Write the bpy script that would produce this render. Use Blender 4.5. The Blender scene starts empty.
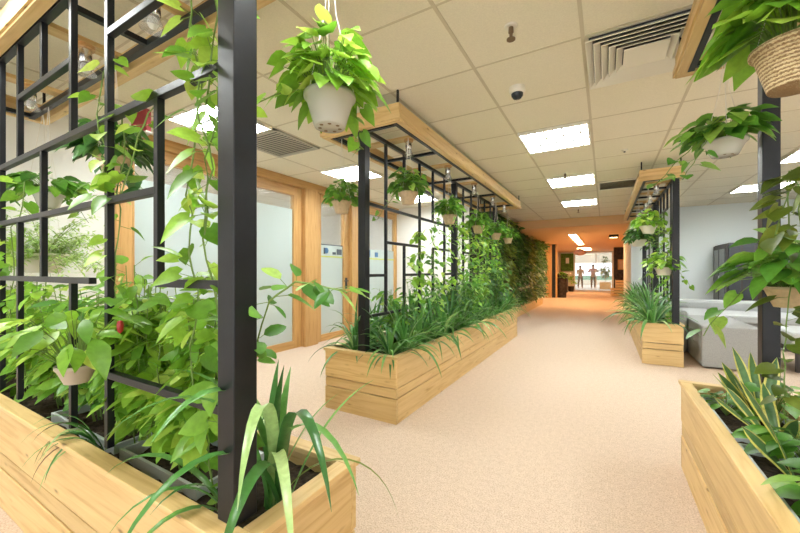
import bpy, math, random
from mathutils import Vector, Matrix
V = Vector
R = math.radians
Z = V((0, 0, 1))
rnd = random.Random(7)
scn = bpy.context.scene
COL = scn.collection

# ------------------------------------------------------------------ materials
def newmat(name):
    m = bpy.data.materials.new(name)
    m.use_nodes = True
    nt = m.node_tree
    return m, nt, nt.nodes['Principled BSDF']

def ramp(nt, stops):
    r = nt.nodes.new('ShaderNodeValToRGB')
    e = r.color_ramp.elements
    while len(e) < len(stops):
        e.new(0.5)
    for i, (p, c) in enumerate(stops):
        e[i].position = p
        e[i].color = (c[0], c[1], c[2], 1)
    return r

def simple(name, col, rough=.5, metal=0, spec=.5, noise=0, nscale=30, bump=0):
    m, nt, b = newmat(name)
    b.inputs['Base Color'].default_value = (*col, 1)
    b.inputs['Roughness'].default_value = rough
    b.inputs['Metallic'].default_value = metal
    b.inputs['Specular IOR Level'].default_value = spec
    if noise or bump:
        tc = nt.nodes.new('ShaderNodeTexCoord')
        n = nt.nodes.new('ShaderNodeTexNoise')
        n.inputs['Scale'].default_value = nscale
        n.inputs['Detail'].default_value = 4
        nt.links.new(tc.outputs['Object'], n.inputs['Vector'])
        if noise:
            lo = tuple(c * (1 - noise) for c in col)
            hi = tuple(min(1, c * (1 + noise)) for c in col)
            r = ramp(nt, [(.3, lo), (.7, hi)])
            nt.links.new(n.outputs['Fac'], r.inputs['Fac'])
            nt.links.new(r.outputs['Color'], b.inputs['Base Color'])
        if bump:
            bp = nt.nodes.new('ShaderNodeBump')
            bp.inputs['Strength'].default_value = bump
            bp.inputs['Distance'].default_value = .01
            nt.links.new(n.outputs['Fac'], bp.inputs['Height'])
            nt.links.new(bp.outputs['Normal'], b.inputs['Normal'])
    return m

def wood(name, axis, light, dark, knots=True):
    m, nt, b = newmat(name)
    L = nt.links
    tc = nt.nodes.new('ShaderNodeTexCoord')
    oi = nt.nodes.new('ShaderNodeObjectInfo')
    add = nt.nodes.new('ShaderNodeVectorMath'); add.operation = 'ADD'
    sc = nt.nodes.new('ShaderNodeVectorMath'); sc.operation = 'SCALE'
    sc.inputs[0].default_value = (37, 53, 71)
    L.new(oi.outputs['Random'], sc.inputs['Scale'])
    L.new(tc.outputs['Object'], add.inputs[0]); L.new(sc.outputs[0], add.inputs[1])
    mp = nt.nodes.new('ShaderNodeMapping')
    s = [13, 13, 13]; s['xyz'.index(axis)] = .8
    mp.inputs['Scale'].default_value = s
    L.new(add.outputs[0], mp.inputs['Vector'])
    n = nt.nodes.new('ShaderNodeTexNoise')
    n.inputs['Scale'].default_value = 2.2; n.inputs['Detail'].default_value = 6
    n.inputs['Distortion'].default_value = 1.2
    L.new(mp.outputs[0], n.inputs['Vector'])
    r = ramp(nt, [(.25, dark), (.48, tuple((a * 2 + c) / 3 for a, c in zip(light, dark))), (.75, light)])
    L.new(n.outputs['Fac'], r.inputs['Fac'])
    col = r.outputs['Color']
    if knots:
        vo = nt.nodes.new('ShaderNodeTexVoronoi')
        mp2 = nt.nodes.new('ShaderNodeMapping')
        s2 = [2.6, 2.6, 2.6]; s2['xyz'.index(axis)] = .8
        mp2.inputs['Scale'].default_value = s2
        L.new(add.outputs[0], mp2.inputs['Vector']); L.new(mp2.outputs[0], vo.inputs['Vector'])
        kr = ramp(nt, [(.0, (.08, .05, .035)), (.05, (.25, .18, .12)), (.085, (.75, .68, .6)), (.16, (1, 1, 1))])
        L.new(vo.outputs['Distance'], kr.inputs['Fac'])
        mx = nt.nodes.new('ShaderNodeMixRGB'); mx.blend_type = 'MULTIPLY'; mx.inputs['Fac'].default_value = .75
        L.new(col, mx.inputs[1]); L.new(kr.outputs['Color'], mx.inputs[2])
        col = mx.outputs[0]
    hv = nt.nodes.new('ShaderNodeHueSaturation')
    mr = nt.nodes.new('ShaderNodeMapRange')
    mr.inputs['To Min'].default_value = .88; mr.inputs['To Max'].default_value = 1.08
    L.new(oi.outputs['Random'], mr.inputs['Value'])
    L.new(mr.outputs[0], hv.inputs['Value']); L.new(col, hv.inputs['Color'])
    L.new(hv.outputs['Color'], b.inputs['Base Color'])
    b.inputs['Roughness'].default_value = .45
    return m

def leafmat(name, stops, trans=.28, rough=.38):
    m, nt, b = newmat(name)
    L = nt.links
    g = nt.nodes.new('ShaderNodeNewGeometry')
    r = ramp(nt, stops)
    L.new(g.outputs['Random Per Island'], r.inputs['Fac'])
    tc = nt.nodes.new('ShaderNodeTexCoord'); nz = nt.nodes.new('ShaderNodeTexNoise'); nz.inputs['Scale'].default_value = 55; nz.inputs['Detail'].default_value = 3
    L.new(tc.outputs['Object'], nz.inputs['Vector'])
    nr = ramp(nt, [(.3, (.72, .74, .7)), (.7, (1.12, 1.1, 1.1))])
    L.new(nz.outputs['Fac'], nr.inputs['Fac'])
    ml = nt.nodes.new('ShaderNodeMixRGB'); ml.blend_type = 'MULTIPLY'; ml.inputs['Fac'].default_value = 1
    L.new(r.outputs['Color'], ml.inputs[1]); L.new(nr.outputs['Color'], ml.inputs[2])
    L.new(ml.outputs[0], b.inputs['Base Color'])
    b.inputs['Roughness'].default_value = rough
    t = nt.nodes.new('ShaderNodeBsdfTranslucent')
    hs = nt.nodes.new('ShaderNodeHueSaturation'); hs.inputs['Hue'].default_value = .485; hs.inputs['Value'].default_value = 1.5
    L.new(r.outputs['Color'], hs.inputs['Color']); L.new(hs.outputs['Color'], t.inputs['Color'])
    mx = nt.nodes.new('ShaderNodeMixShader'); mx.inputs['Fac'].default_value = trans
    L.new(b.outputs[0], mx.inputs[1]); L.new(t.outputs[0], mx.inputs[2])
    L.new(mx.outputs[0], nt.nodes['Material Output'].inputs['Surface'])
    return m

def emit(name, col, strength):
    m, nt, b = newmat(name)
    b.inputs['Base Color'].default_value = (.9, .9, .9, 1)
    b.inputs['Emission Color'].default_value = (*col, 1)
    b.inputs['Emission Strength'].default_value = strength
    return m

def glass(name, tint, fac, rough=.03):
    m, nt, b = newmat(name)
    L = nt.links
    b.inputs['Base Color'].default_value = (*tint, 1)
    b.inputs['Roughness'].default_value = rough
    t = nt.nodes.new('ShaderNodeBsdfTransparent')
    mx = nt.nodes.new('ShaderNodeMixShader'); mx.inputs['Fac'].default_value = fac
    L.new(t.outputs[0], mx.inputs[1]); L.new(b.outputs[0], mx.inputs[2])
    L.new(mx.outputs[0], nt.nodes['Material Output'].inputs['Surface'])
    return m

PL, PD = (.78, .565, .265), (.55, .33, .115)
OL, OD = (.66, .40, .155), (.44, .225, .07)
M = {}
for ax in 'xyz':
    M['pine_' + ax] = wood('pine_' + ax, ax, PL, PD)
    M['oak_' + ax] = wood('oak_' + ax, ax, OL, OD, knots=False)
M['steel'] = simple('black_steel', (.010, .011, .014), .38, 0, .35, noise=.3, nscale=9)
M['leaf_lime'] = leafmat('leaf_lime', [(0, (.10, .27, .02)), (.35, (.19, .42, .035)), (.75, (.32, .56, .06)), (1, (.50, .66, .12))])
M['leaf_mid'] = leafmat('leaf_mid', [(0, (.045, .16, .018)), (.4, (.10, .30, .035)), (.8, (.21, .45, .055)), (1, (.38, .57, .11))])
M['leaf_dark'] = leafmat('leaf_dark', [(0, (.02, .075, .015)), (.5, (.04, .14, .025)), (.9, (.09, .24, .04)), (1, (.2, .36, .08))])
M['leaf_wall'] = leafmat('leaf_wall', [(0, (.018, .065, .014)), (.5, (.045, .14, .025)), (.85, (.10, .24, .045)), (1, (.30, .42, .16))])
M['leaf_olive'] = leafmat('leaf_olive', [(0, (.06, .10, .014)), (.5, (.13, .19, .02)), (1, (.26, .32, .05))])
M['leaf_strap'] = leafmat('leaf_strap', [(0, (.035, .13, .03)), (.4, (.08, .26, .055)), (.8, (.17, .41, .095)), (1, (.42, .58, .24))], .18, .28)
M['leaf_fern'] = leafmat('leaf_fern', [(0, (.26, .46, .09)), (.6, (.44, .64, .18)), (1, (.62, .76, .36))])
M['snake_green'] = leafmat('snake_green', [(0, (.05, .13, .045)), (1, (.10, .22, .07))], .08)
M['snake_edge'] = leafmat('snake_edge', [(0, (.62, .58, .12)), (1, (.72, .68, .2))], .08)
M['stem'] = simple('green_stem', (.16, .26, .05), .6)
M['brown_stem'] = simple('brown_stem', (.16, .10, .05), .7)
M['dry_leaf'] = simple('dry_leaf', (.16, .09, .05), .7)
M['soil'] = simple('soil', (.045, .032, .022), .95, 0, .2, noise=.6, nscale=45, bump=.9)
M['pot_white'] = glass('pot_translucent', (.66, .64, .58), .8, .22)
M['pot_cream'] = simple('pot_cream', (.78, .74, .64), .45)
M['pot_clay'] = simple('pot_clay', (.60, .45, .28), .6, noise=.12, nscale=40)
M['pot_taupe'] = simple('pot_taupe', (.48, .40, .31), .6)
M['trough'] = simple('grey_trough', (.55, .60, .62), .4)
M['string'] = simple('string', (.75, .72, .64), .6)
M['fabric'] = simple('grey_fabric', (.36, .365, .36), .95, 0, .1, noise=.12, nscale=160, bump=.15)
M['fabric_light'] = simple('light_grey_fabric', (.50, .515, .52), .95, 0, .1, noise=.1, nscale=160)
M['dark'] = simple('dark_grey_metal', (.035, .04, .048), .4)
M['darkglass'] = simple('dark_glass', (.03, .04, .05), .15, 0, .4)
M['brown_leg'] = simple('dark_brown_wood', (.05, .04, .038), .5)
M['white'] = simple('white_paint', (.83, .82, .78), .7)
M['coolwhite'] = simple('cool_white_paint', (.80, .86, .87), .7)
M['cream'] = simple('cream_paint', (.80, .75, .64), .75)
M['whitemetal'] = simple('white_metal', (.82, .79, .70), .5)
M['chrome'] = simple('chrome', (.75, .74, .72), .22, 1)
M['glass_shade'] = glass('lamp_glass', (.7, .7, .68), .3, .05)
M['glass'] = glass('clear_glass', (.75, .82, .82), .16)
M['frost'] = glass('frosted_film', (.56, .655, .655), .88, .35)
M['panel'] = emit('light_panel', (.96, 1.0, .97), 21)
M['louver'] = simple('louver', (.62, .65, .68), .5)
M['tube_warm'] = emit('warm_tube', (1, .62, .31), 22)
M['lamp_warm'] = emit('warm_lamp', (1, .58, .26), 13)
M['orange'] = simple('warm_lit_orange_paint', (.80, .50, .25), .7)  # paint colour also carries the orange cast of the warm corridor lamps
M['moss'] = simple('moss', (.08, .17, .03), .95, noise=.7, nscale=14, bump=.8)
M['red'] = simple('red_fabric', (.32, .04, .045), .8)
M['redfruit'] = simple('red_fruit', (.30, .012, .01), .3)
M['peach'] = simple('peach_fabric', (.80, .50, .38), .8)
M['bark'] = simple('dark_bark', (.035, .025, .02), .8, noise=.8, nscale=9)
M['skin'] = simple('skin', (.36, .2, .13), .55)
M['hair'] = simple('hair', (.015, .012, .011), .5)
M['beige'] = simple('beige_cloth', (.36, .22, .12), .9)
M['trouser'] = simple('brown_trousers', (.045, .026, .022), .9)
M['pinkshirt'] = simple('pink_shirt', (.40, .18, .18), .9)
M['jacket'] = simple('dark_jacket', (.06, .045, .05), .9)
M['blue'] = simple('blue_print', (.10, .22, .42), .5)
M['ink'] = simple('dark_print', (.09, .11, .14), .5)
M['limeprint'] = simple('lime_print', (.55, .62, .16), .5)
M['hedge'] = simple('hedge', (.10, .22, .16), .9, noise=.5, nscale=6)

def weave():
    m, nt, b = newmat('woven_basket')
    L = nt.links
    tc = nt.nodes.new('ShaderNodeTexCoord')
    w = nt.nodes.new('ShaderNodeTexWave'); w.bands_direction = 'Z'
    w.inputs['Scale'].default_value = 26; w.inputs['Distortion'].default_value = 3.5; w.inputs['Detail Scale'].default_value = 6
    L.new(tc.outputs['Object'], w.inputs['Vector'])
    r = ramp(nt, [(.1, (.30, .19, .09)), (.6, (.60, .45, .24)), (1, (.70, .56, .33))])
    L.new(w.outputs['Fac'], r.inputs['Fac']); L.new(r.outputs['Color'], b.inputs['Base Color'])
    bp = nt.nodes.new('ShaderNodeBump'); bp.inputs['Strength'].default_value = .7; bp.inputs['Distance'].default_value = .004
    L.new(w.outputs['Fac'], bp.inputs['Height']); L.new(bp.outputs['Normal'], b.inputs['Normal'])
    b.inputs['Roughness'].default_value = .7
    return m
M['weave'] = weave()

def carpet():
    m, nt, b = newmat('speckled_carpet')
    L = nt.links
    tc = nt.nodes.new('ShaderNodeTexCoord')
    n = nt.nodes.new('ShaderNodeTexNoise'); n.inputs['Scale'].default_value = 130; n.inputs['Detail'].default_value = 3
    n2 = nt.nodes.new('ShaderNodeTexNoise'); n2.inputs['Scale'].default_value = 28; n2.inputs['Detail'].default_value = 4
    L.new(tc.outputs['Object'], n.inputs['Vector']); L.new(tc.outputs['Object'], n2.inputs['Vector'])
    r = ramp(nt, [(.34, (.52, .395, .30)), (.5, (.64, .50, .39)), (.66, (.74, .60, .485))])
    L.new(n.outputs['Fac'], r.inputs['Fac'])
    r2 = ramp(nt, [(.38, (.93, .92, .91)), (.6, (1, 1, 1))])
    L.new(n2.outputs['Fac'], r2.inputs['Fac'])
    mx = nt.nodes.new('ShaderNodeMixRGB'); mx.blend_type = 'MULTIPLY'; mx.inputs['Fac'].default_value = 1
    L.new(r.outputs['Color'], mx.inputs[1]); L.new(r2.outputs['Color'], mx.inputs[2])
    L.new(mx.outputs[0], b.inputs['Base Color'])
    b.inputs['Roughness'].default_value = .95; b.inputs['Specular IOR Level'].default_value = .1
    return m
M['carpet'] = carpet()
M['tile'] = simple('ceiling_tile', (.83, .785, .655), .85, 0, .2, noise=.045, nscale=120)
M['seam'] = simple('ceiling_tee', (.62, .56, .43), .7)

# ------------------------------------------------------------------ mesh builder
class MB:
    def __init__(s):
        s.v, s.f, s.mi = [], [], []
    def add(s, vs, fs, mi=0):
        b = len(s.v)
        s.v.extend(tuple(p) for p in vs)
        for f in fs:
            s.f.append(tuple(b + i for i in f)); s.mi.append(mi)
        return s
    def box(s, a, b, mi=0):
        x0, y0, z0 = (min(p, q) for p, q in zip(a, b)); x1, y1, z1 = (max(p, q) for p, q in zip(a, b))
        return s.add([(x0, y0, z0), (x1, y0, z0), (x1, y1, z0), (x0, y1, z0), (x0, y0, z1), (x1, y0, z1), (x1, y1, z1), (x0, y1, z1)],
                     [(3, 2, 1, 0), (4, 5, 6, 7), (0, 1, 5, 4), (1, 2, 6, 5), (2, 3, 7, 6), (3, 0, 4, 7)], mi)
    def lathe(s, c, prof, n=24, mi=0):
        c = V(c); vs = []; fs = []
        for r, z in prof:
            for k in range(n):
                a = 2 * math.pi * k / n
                vs.append(c + V((r * math.cos(a), r * math.sin(a), z)))
        for i in range(len(prof) - 1):
            for k in range(n):
                k2 = (k + 1) % n
                fs.append((i * n + k, i * n + k2, (i + 1) * n + k2, (i + 1) * n + k))
        return s.add(vs, fs, mi)
    def tube(s, pts, r, n=5, r2=None, mi=0):
        pts = [V(p) for p in pts]; vs = []; fs = []
        m = len(pts)
        for i, p in enumerate(pts):
            d = (pts[min(i + 1, m - 1)] - pts[max(i - 1, 0)])
            d = d.normalized() if d.length > 1e-6 else V((0, 0, 1))
            a = d.cross(Z)
            a = a.normalized() if a.length > 1e-3 else V((1, 0, 0))
            b = d.cross(a)
            rr = r if r2 is None else r + (r2 - r) * i / (m - 1)
            for k in range(n):
                t = 2 * math.pi * k / n
                vs.append(p + a * rr * math.cos(t) + b * rr * math.sin(t))
        for i in range(m - 1):
            for k in range(n):
                k2 = (k + 1) % n
                fs.append((i * n + k, i * n + k2, (i + 1) * n + k2, (i + 1) * n + k))
        fs.append(tuple(range(n - 1, -1, -1))); fs.append(tuple((m - 1) * n + k for k in range(n)))
        return s.add(vs, fs, mi)

def wpos(o):
    p = V((0, 0, 0))
    while o is not None:
        p = p + o.location; o = o.parent
    return p

def part(name, mb, mat, parent=None, smooth=False, bevel=0, label=None):
    me = bpy.data.meshes.new(name)
    off = wpos(parent) if parent is not None else V((0, 0, 0))
    me.from_pydata([(p[0] - off.x, p[1] - off.y, p[2] - off.z) for p in mb.v], [], mb.f)
    for mm in (mat if isinstance(mat, (list, tuple)) else [mat]):
        me.materials.append(M[mm] if isinstance(mm, str) else mm)
    if max(mb.mi, default=0):
        me.polygons.foreach_set('material_index', mb.mi)
    if smooth:
        me.polygons.foreach_set('use_smooth', [True] * len(me.polygons))
    me.update()
    o = bpy.data.objects.new(name, me); COL.objects.link(o)
    o.parent = parent
    if bevel:
        b = o.modifiers.new('edge', 'BEVEL'); b.width = bevel; b.segments = 2; b.limit_method = 'ANGLE'
    if label:
        o['label'] = label
    return o

def thing(name, label, cat, loc=(0, 0, 0), group=None):
    o = bpy.data.objects.new(name, None); COL.objects.link(o)
    o.location = loc; o.empty_display_size = .1
    o['label'] = label; o['category'] = cat
    if group: o['group'] = group
    return o

def solo(name, mb, mat, label, cat, group=None, **k):
    o = part(name, mb, mat, None, **k)
    c = V((0, 0, 0)); lo = min(p[2] for p in mb.v)
    for p in mb.v: c += V(p)
    c /= len(mb.v); c.z = lo
    for v in o.data.vertices: v.co -= c
    o.location = c
    o['label'] = label; o['category'] = cat
    if group: o['group'] = group
    return o

def struct(name, mb, mat, parent=None, label=None, **k):
    o = part(name, mb, mat, parent, **k)
    if parent is None: o['kind'] = 'structure'
    if label: o['label'] = label
    return o

def copy_tree(o, loc, rz, sc, label):
    c = o.copy(); COL.objects.link(c)
    c.location = loc; c.rotation_euler = (0, 0, rz); c.scale = (sc, sc, sc); c['label'] = label
    for ch in list(o.children):
        d = ch.copy(); COL.objects.link(d); d.parent = c
        for g in list(ch.children):
            e = g.copy(); COL.objects.link(e); e.parent = d
    return c

ORD = ['first', 'second', 'third', 'fourth', 'fifth', 'sixth', 'seventh', 'eighth', 'ninth', 'tenth', 'eleventh', 'twelfth', 'thirteenth',
       'fourteenth', 'fifteenth', 'sixteenth', 'seventeenth', 'eighteenth', 'nineteenth', 'twentieth']

# ------------------------------------------------------------------ leaves
HEART = [(-.10, .06, .50), (.10, .12, .92), (.36, .36, 1.0), (.64, .64, .72), (.86, .86, .30), (1.0, 1.0, .02)]
LANCE = [(0, 0, .06), (.16, .16, .62), (.42, .42, 1.0), (.70, .70, .74), (.90, .90, .28), (1.0, 1.0, .02)]
OVAL = [(0, 0, .10), (.14, .14, .74), (.42, .42, 1.0), (.72, .72, .80), (.92, .92, .36), (1.0, 1.0, .02)]

def leaf(mb, p, d, n, L, W, prof=HEART, droop=.25, fold=.18):
    p = V(p); d = V(d).normalized()
    r = d.cross(V(n))
    if r.length < 1e-3: r = d.cross(V((.3, .5, .8)))
    r.normalize(); n = r.cross(d)
    vs = []
    for ss, sm, w in prof:
        dz = Z * (droop * L)
        side = p + d * (ss * L) - dz * (ss * ss) + n * (fold * w * W * .5)
        mid = p + d * (sm * L) - dz * (sm * sm)
        vs += [side - r * (w * W * .5), mid, side + r * (w * W * .5)]
    fs = []
    for i in range(len(prof) - 1):
        a = i * 3
        fs += [(a, a + 1, a + 4, a + 3), (a + 1, a + 2, a + 5, a + 4)]
    mb.add(vs, fs)

LOBE = [(0, 0), (.20, -.10), (.42, .02), (.62, .20), (.40, .30), (.27, .36), (.25, .58), (.15, .82), (0, 1.0)]
def lobed(mb, p, d, n, L, droop=.2):
    p = V(p); d = V(d).normalized(); r = d.cross(V(n))
    if r.length < 1e-3: r = V((1, 0, 0))
    r.normalize(); n = r.cross(d)
    pts = LOBE + [(-x, y) for x, y in reversed(LOBE[1:-1])]
    vs = [p + d * (.3 * L)]
    for x, y in pts:
        vs.append(p + d * (y * L) + r * (x * L) - Z * (droop * L * y * y) - n * (.35 * L * x * x))
    k = len(pts)
    mb.add(vs, [(0, 1 + i, 1 + (i + 1) % k) for i in range(k)])

def strap(mb, p, az, el, L, W, grav=.5, seg=8, fold=.25, tip=None, twist=0, colfn=None):
    p = V(p); d = V((math.cos(az) * math.cos(el), math.sin(az) * math.cos(el), math.sin(el)))
    r0 = V((-math.sin(az), math.cos(az), 0))
    vs = []; st = L / seg
    pts = []
    for i in range(seg + 1):
        s = i / seg
        w = W * (0.55 + .45 * min(1, s * 4)) * (1 - max(0, (s - .45) / .55) ** 1.8) + .0008
        rr = (Matrix.Rotation(twist * s, 3, d) @ r0)
        n = rr.cross(d)
        up = -n
        vs += [p - rr * w * .5 + up * w * fold, V(p), p + rr * w * .5 + up * w * fold]
        pts.append(V(p))
        d = (d - Z * (grav * st / L * (1.0 + 1.1 * s) * 2.0)).normalized()
        p = p + d * st
    fs = []
    for i in range(seg):
        a = i * 3
        fs += [(a, a + 1, a + 4, a + 3), (a + 1, a + 2, a + 5, a + 4)]
    mb.add(vs, fs)
    return pts

def rdir(lo=-.3, hi=1.0, g=rnd):
    a = g.uniform(0, 2 * math.pi); z = g.uniform(lo, hi); q = math.sqrt(max(0, 1 - z * z))
    return V((q * math.cos(a), q * math.sin(a), z))

def rpath(a, b, n, amp, g):
    a, b = V(a), V(b); o = V((0, 0, 0)); pts = []
    for i in range(n + 1):
        t = i / n
        o = o * .7 + V((g.uniform(-1, 1), g.uniform(-1, 1), g.uniform(-.3, .3))) * amp
        pts.append(a.lerp(b, t) + o * min(1, 3 * t))
    return pts

def leafy_path(fm, sm, pts, step, L, g, prof=HEART, wr=.8, stemr=.0025, spread=.9, face=None, lob=False, petiole=.035):
    """A stem through pts with leaves on short stalks at every step."""
    sm.tube(pts, stemr, 4)
    acc = 0; side = 1
    for i in range(len(pts) - 1):
        seg = (pts[i + 1] - pts[i]).length
        acc += seg
        while acc > step:
            acc -= step
            q = pts[i].lerp(pts[i + 1], g.random())
            d = rdir(-.5, .6, g)
            if face is not None: d = (d + V(face) * spread).normalized()
            b = q + d * g.uniform(.5, 1.2) * petiole
            sm.tube([q, b], .0012, 3)
            n = (Z * g.uniform(.2, 1) + rdir(-.2, 1, g) * .8 + (V(face) * .8 if face is not None else V((0, 0, 0))))
            dd = (d + V((0, 0, -g.uniform(0, .8)))).normalized()
            l = L * g.uniform(.6, 1.15)
            if lob: lobed(fm, b, dd, n, l)
            else: leaf(fm, b, dd, n, l, l * wr * g.uniform(.85, 1.1), prof, g.uniform(.05, .4), g.uniform(.05, .3))
            side = -side

# ------------------------------------------------------------------ setting
CZ = 2.7375       # ceiling
T = .71           # ceiling tile
GX, GY = -.833, 3.957
WL = -4.38        # glazed wall

struct('floor', MB().box((-8.5, -4, -.1), (7, 42, 0)), 'carpet')
struct('ceiling', MB().box((-8.5, -4, CZ), (7, 11.05, CZ + .1)), 'tile')
mb = MB()
k = -11
while GX + k * T < 7:
    x = GX + k * T
    if x > -8.5: mb.box((x - .011, -4, CZ - .004), (x + .011, 11.05, CZ + .01))
    k += 1
k = -11
while GY + k * T < 11.1:
    y = GY + k * T
    if y > -4: mb.box((-8.5, y - .007, CZ - .003), (7, y + .007, CZ + .01))
    k += 1
struct('trim_1', mb, 'seam')
# the corridor beyond: step down to a lower warm ceiling
struct('trim_2', MB().box((-4.38, 11.05, 2.50), (7, 11.13, CZ + .1)), 'orange')
struct('ceiling_corridor', MB().box((-4.38, 11.13, 2.50), (2.2, 26.1, 2.6)), 'orange')
struct('wall_right', MB().box((.56, 10.45, 0), (7, 10.6, CZ)), 'coolwhite')
struct('wall_corridor_right', MB().box((.56, 10.6, 0), (.7, 14.6, 2.5)), 'white')
struct('wall_side', MB().box((5.4, -4, 0), (5.55, 10.45, CZ)), 'cream')
struct('wall_left', MB().box((WL - .1, -4, 0), (WL, 1.71, CZ)), 'white')
struct('wall_back', MB().box((-8.5, 7.4, 0), (-2.5, 7.5, CZ)), 'white')
struct('wall_corridor_left', MB().box((-2.62, 7.5, 0), (-2.46, 18.1, CZ)), 'cream')
struct('wall_office', MB().box((-8.4, -4, 0), (-8.3, 7.4, CZ)), 'white')

# glazed partition with wooden posts
struct('trim_3', MB().box((WL - .1, 1.71, 2.61), (WL + .09, 7.4, CZ)), 'oak_y', bevel=.006)
struct('trim_4', MB().box((WL - .1, 1.71, 0), (WL + .03, 1.86, 2.61)), 'oak_z', bevel=.006)
struct('trim_5', MB().box((WL - .1, 4.29, 0), (WL + .12, 4.59, 2.61)), 'oak_z', bevel=.006)
struct('trim_6', MB().box((WL - .1, 5.56, 0), (WL + .10, 5.84, 2.61)), 'oak_z', bevel=.006)

def framed(name, y0, y1, sw, bot=.12, top=2.61, film=1.9, s0=None):
    m = MB()
    x0, x1 = WL - .05, WL + .03
    s0 = s0 or sw
    m.box((x0, y0, 0), (x1, y0 + s0, top)); m.box((x0, y1 - sw, 0), (x1, y1, top))
    f = struct(name, m, 'oak_z', bevel=.005)
    m = MB(); m.box((x0, y0 + s0, 0), (x1, y1 - sw, bot)); m.box((x0, y0 + s0, top - .14), (x1, y1 - sw, top))
    struct('rail', m, 'oak_y', f, bevel=.005)
    m = MB(); m.box((WL - .012, y0 + s0, bot), (WL - .004, y1 - sw, film)); part('frosted_pane', m, 'frost', f)
    m = MB(); m.box((WL - .012, y0 + s0, film), (WL - .004, y1 - sw, top - .14)); part('clear_pane', m, 'glass', f)
    return f
framed('window_1', 1.86, 4.29, .17, film=2.25, s0=.02)
d1 = framed('door_1', 4.59, 5.56, .17, film=1.72)
w3 = framed('window_2', 5.84, 7.4, .10, film=1.72)
# printed band on the panes
xb = WL + .003
def disc(m, y, z, r):
    vs = [(xb, y, z)] + [(xb, y + r * math.cos(t * .5236), z + r * math.sin(t * .5236)) for t in range(12)]
    m.add(vs, [(0, 1 + t, 1 + (t + 1) % 12) for t in range(12)])
m = MB(); m.box((xb - .006, 4.76, 1.50), (xb, 5.39, 1.525)); m.box((xb - .006, 5.94, 1.50), (xb, 7.3, 1.53)); part('lime_stripe', m, 'limeprint', d1)
m = MB(); m.box((xb - .006, 4.76, 1.72), (xb, 5.39, 1.735)); m.box((xb - .006, 4.86, 1.56), (xb, 4.90, 1.67)); m.box((xb - .006, 5.10, 1.555), (xb, 5.19, 1.60))
m.box((xb - .006, 5.22, 1.555), (xb, 5.36, 1.66)); part('dark_print', m, 'ink', d1)
m = MB(); disc(m, 4.93, 1.62, .055); part('round_print', m, 'blue', d1)
m = MB(); m.box((xb - .006, 6.0, 1.56), (xb, 6.32, 1.70)); m.box((xb - .006, 6.5, 1.56), (xb, 6.62, 1.66)); part('blue_print', m, 'blue', w3)
m = MB()
m.box((WL + .03, 5.43, .90), (WL + .045, 5.48, 1.12)); m.tube([(WL + .04, 5.455, 1.06), (WL + .085, 5.455, 1.06), (WL + .085, 5.34, 1.06)], .010, 6)
part('door_handle', m, 'dark', d1)

# ------------------------------------------------------------------ ceiling fittings
def light(cx, cy, label, group, w=T, l=T, z=CZ):
    t = thing('ceiling_light', label, 'ceiling light', (cx, cy, z - .03), group)
    x0, x1, y0, y1 = cx - w / 2 + .012, cx + w / 2 - .012, cy - l / 2 + .012, cy + l / 2 - .012
    part('diffuser', MB().box((x0 + .02, y0 + .02, z - .012), (x1 - .02, y1 - .02, z - .004)), 'panel', t)
    m = MB()
    m.box((x0, y0, z - .03), (x1, y0 + .02, z)); m.box((x0, y1 - .02, z - .03), (x1, y1, z))
    m.box((x0, y0 + .02, z - .03), (x0 + .02, y1 - .02, z)); m.box((x1 - .02, y0 + .02, z - .03), (x1, y1 - .02, z))
    fr = part('frame', m, 'whitemetal', t)
    m = MB()
    for i in range(1, 3): m.box((x0 + .02, y0 + (y1 - y0) * i / 3 - .016, z - .028), (x1 - .02, y0 + (y1 - y0) * i / 3 + .016, z - .014))
    for i in range(1, 8): m.box((x0 + (x1 - x0) * i / 8 - .008, y0 + .02, z - .026), (x0 + (x1 - x0) * i / 8 + .008, y1 - .02, z - .014))
    part('louver', m, 'louver', fr)
def cell(i, j): return GX + (i + .5) * T, GY + (j + .5) * T
LG = 'square louvred ceiling lights'
for (i, j, lb) in [
    (0, 0, 'large louvred ceiling light over the open aisle, the first past the camera dome'),
    (0, 3, 'middle louvred light of the three in line over the aisle'),
    (0, 6, 'louvred aisle ceiling light closest to the orange corridor'),
    (-4, 0, 'louvred ceiling light above the wooden glazed door beside the long planter'),
    (-4, -3, 'louvred ceiling light next to the grey grille by the glazed wall'),
    (-4, 3, 'louvred ceiling light seen through the long trellis, past the glazed door'),
    (4, 3, 'louvred ceiling light over the sofa, beside the planter trellis post'),
    (4, 6, 'louvred ceiling light closest to the white wall over the sofa')]:
    x, y = cell(i, j); light(x, y, lb, LG)
for (i, j, lb) in [(-6, 0, 'louvred ceiling light inside the glazed office near its door'), 
                   (-6, -3, 'louvred ceiling light inside the office behind the climbing vine')]:
    x, y = cell(i, j); light(x, y, lb, 'office ceiling lights')
for (i, j, lb) in [(0, -5, 'added louvred light over the camera end of the aisle, out of view'), (4, -1, 'added louvred light over the near side of the seating area, out of view'),  # unseen panels added to brighten the aisle and seating area
                   (4, -5, 'added louvred light beyond the frame by the side wall'), (-3, -6, 'added louvred light behind the viewer by the cream wall')]:
    x, y = cell(i, j); light(x, y, lb, 'added ceiling lights out of view')

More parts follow.
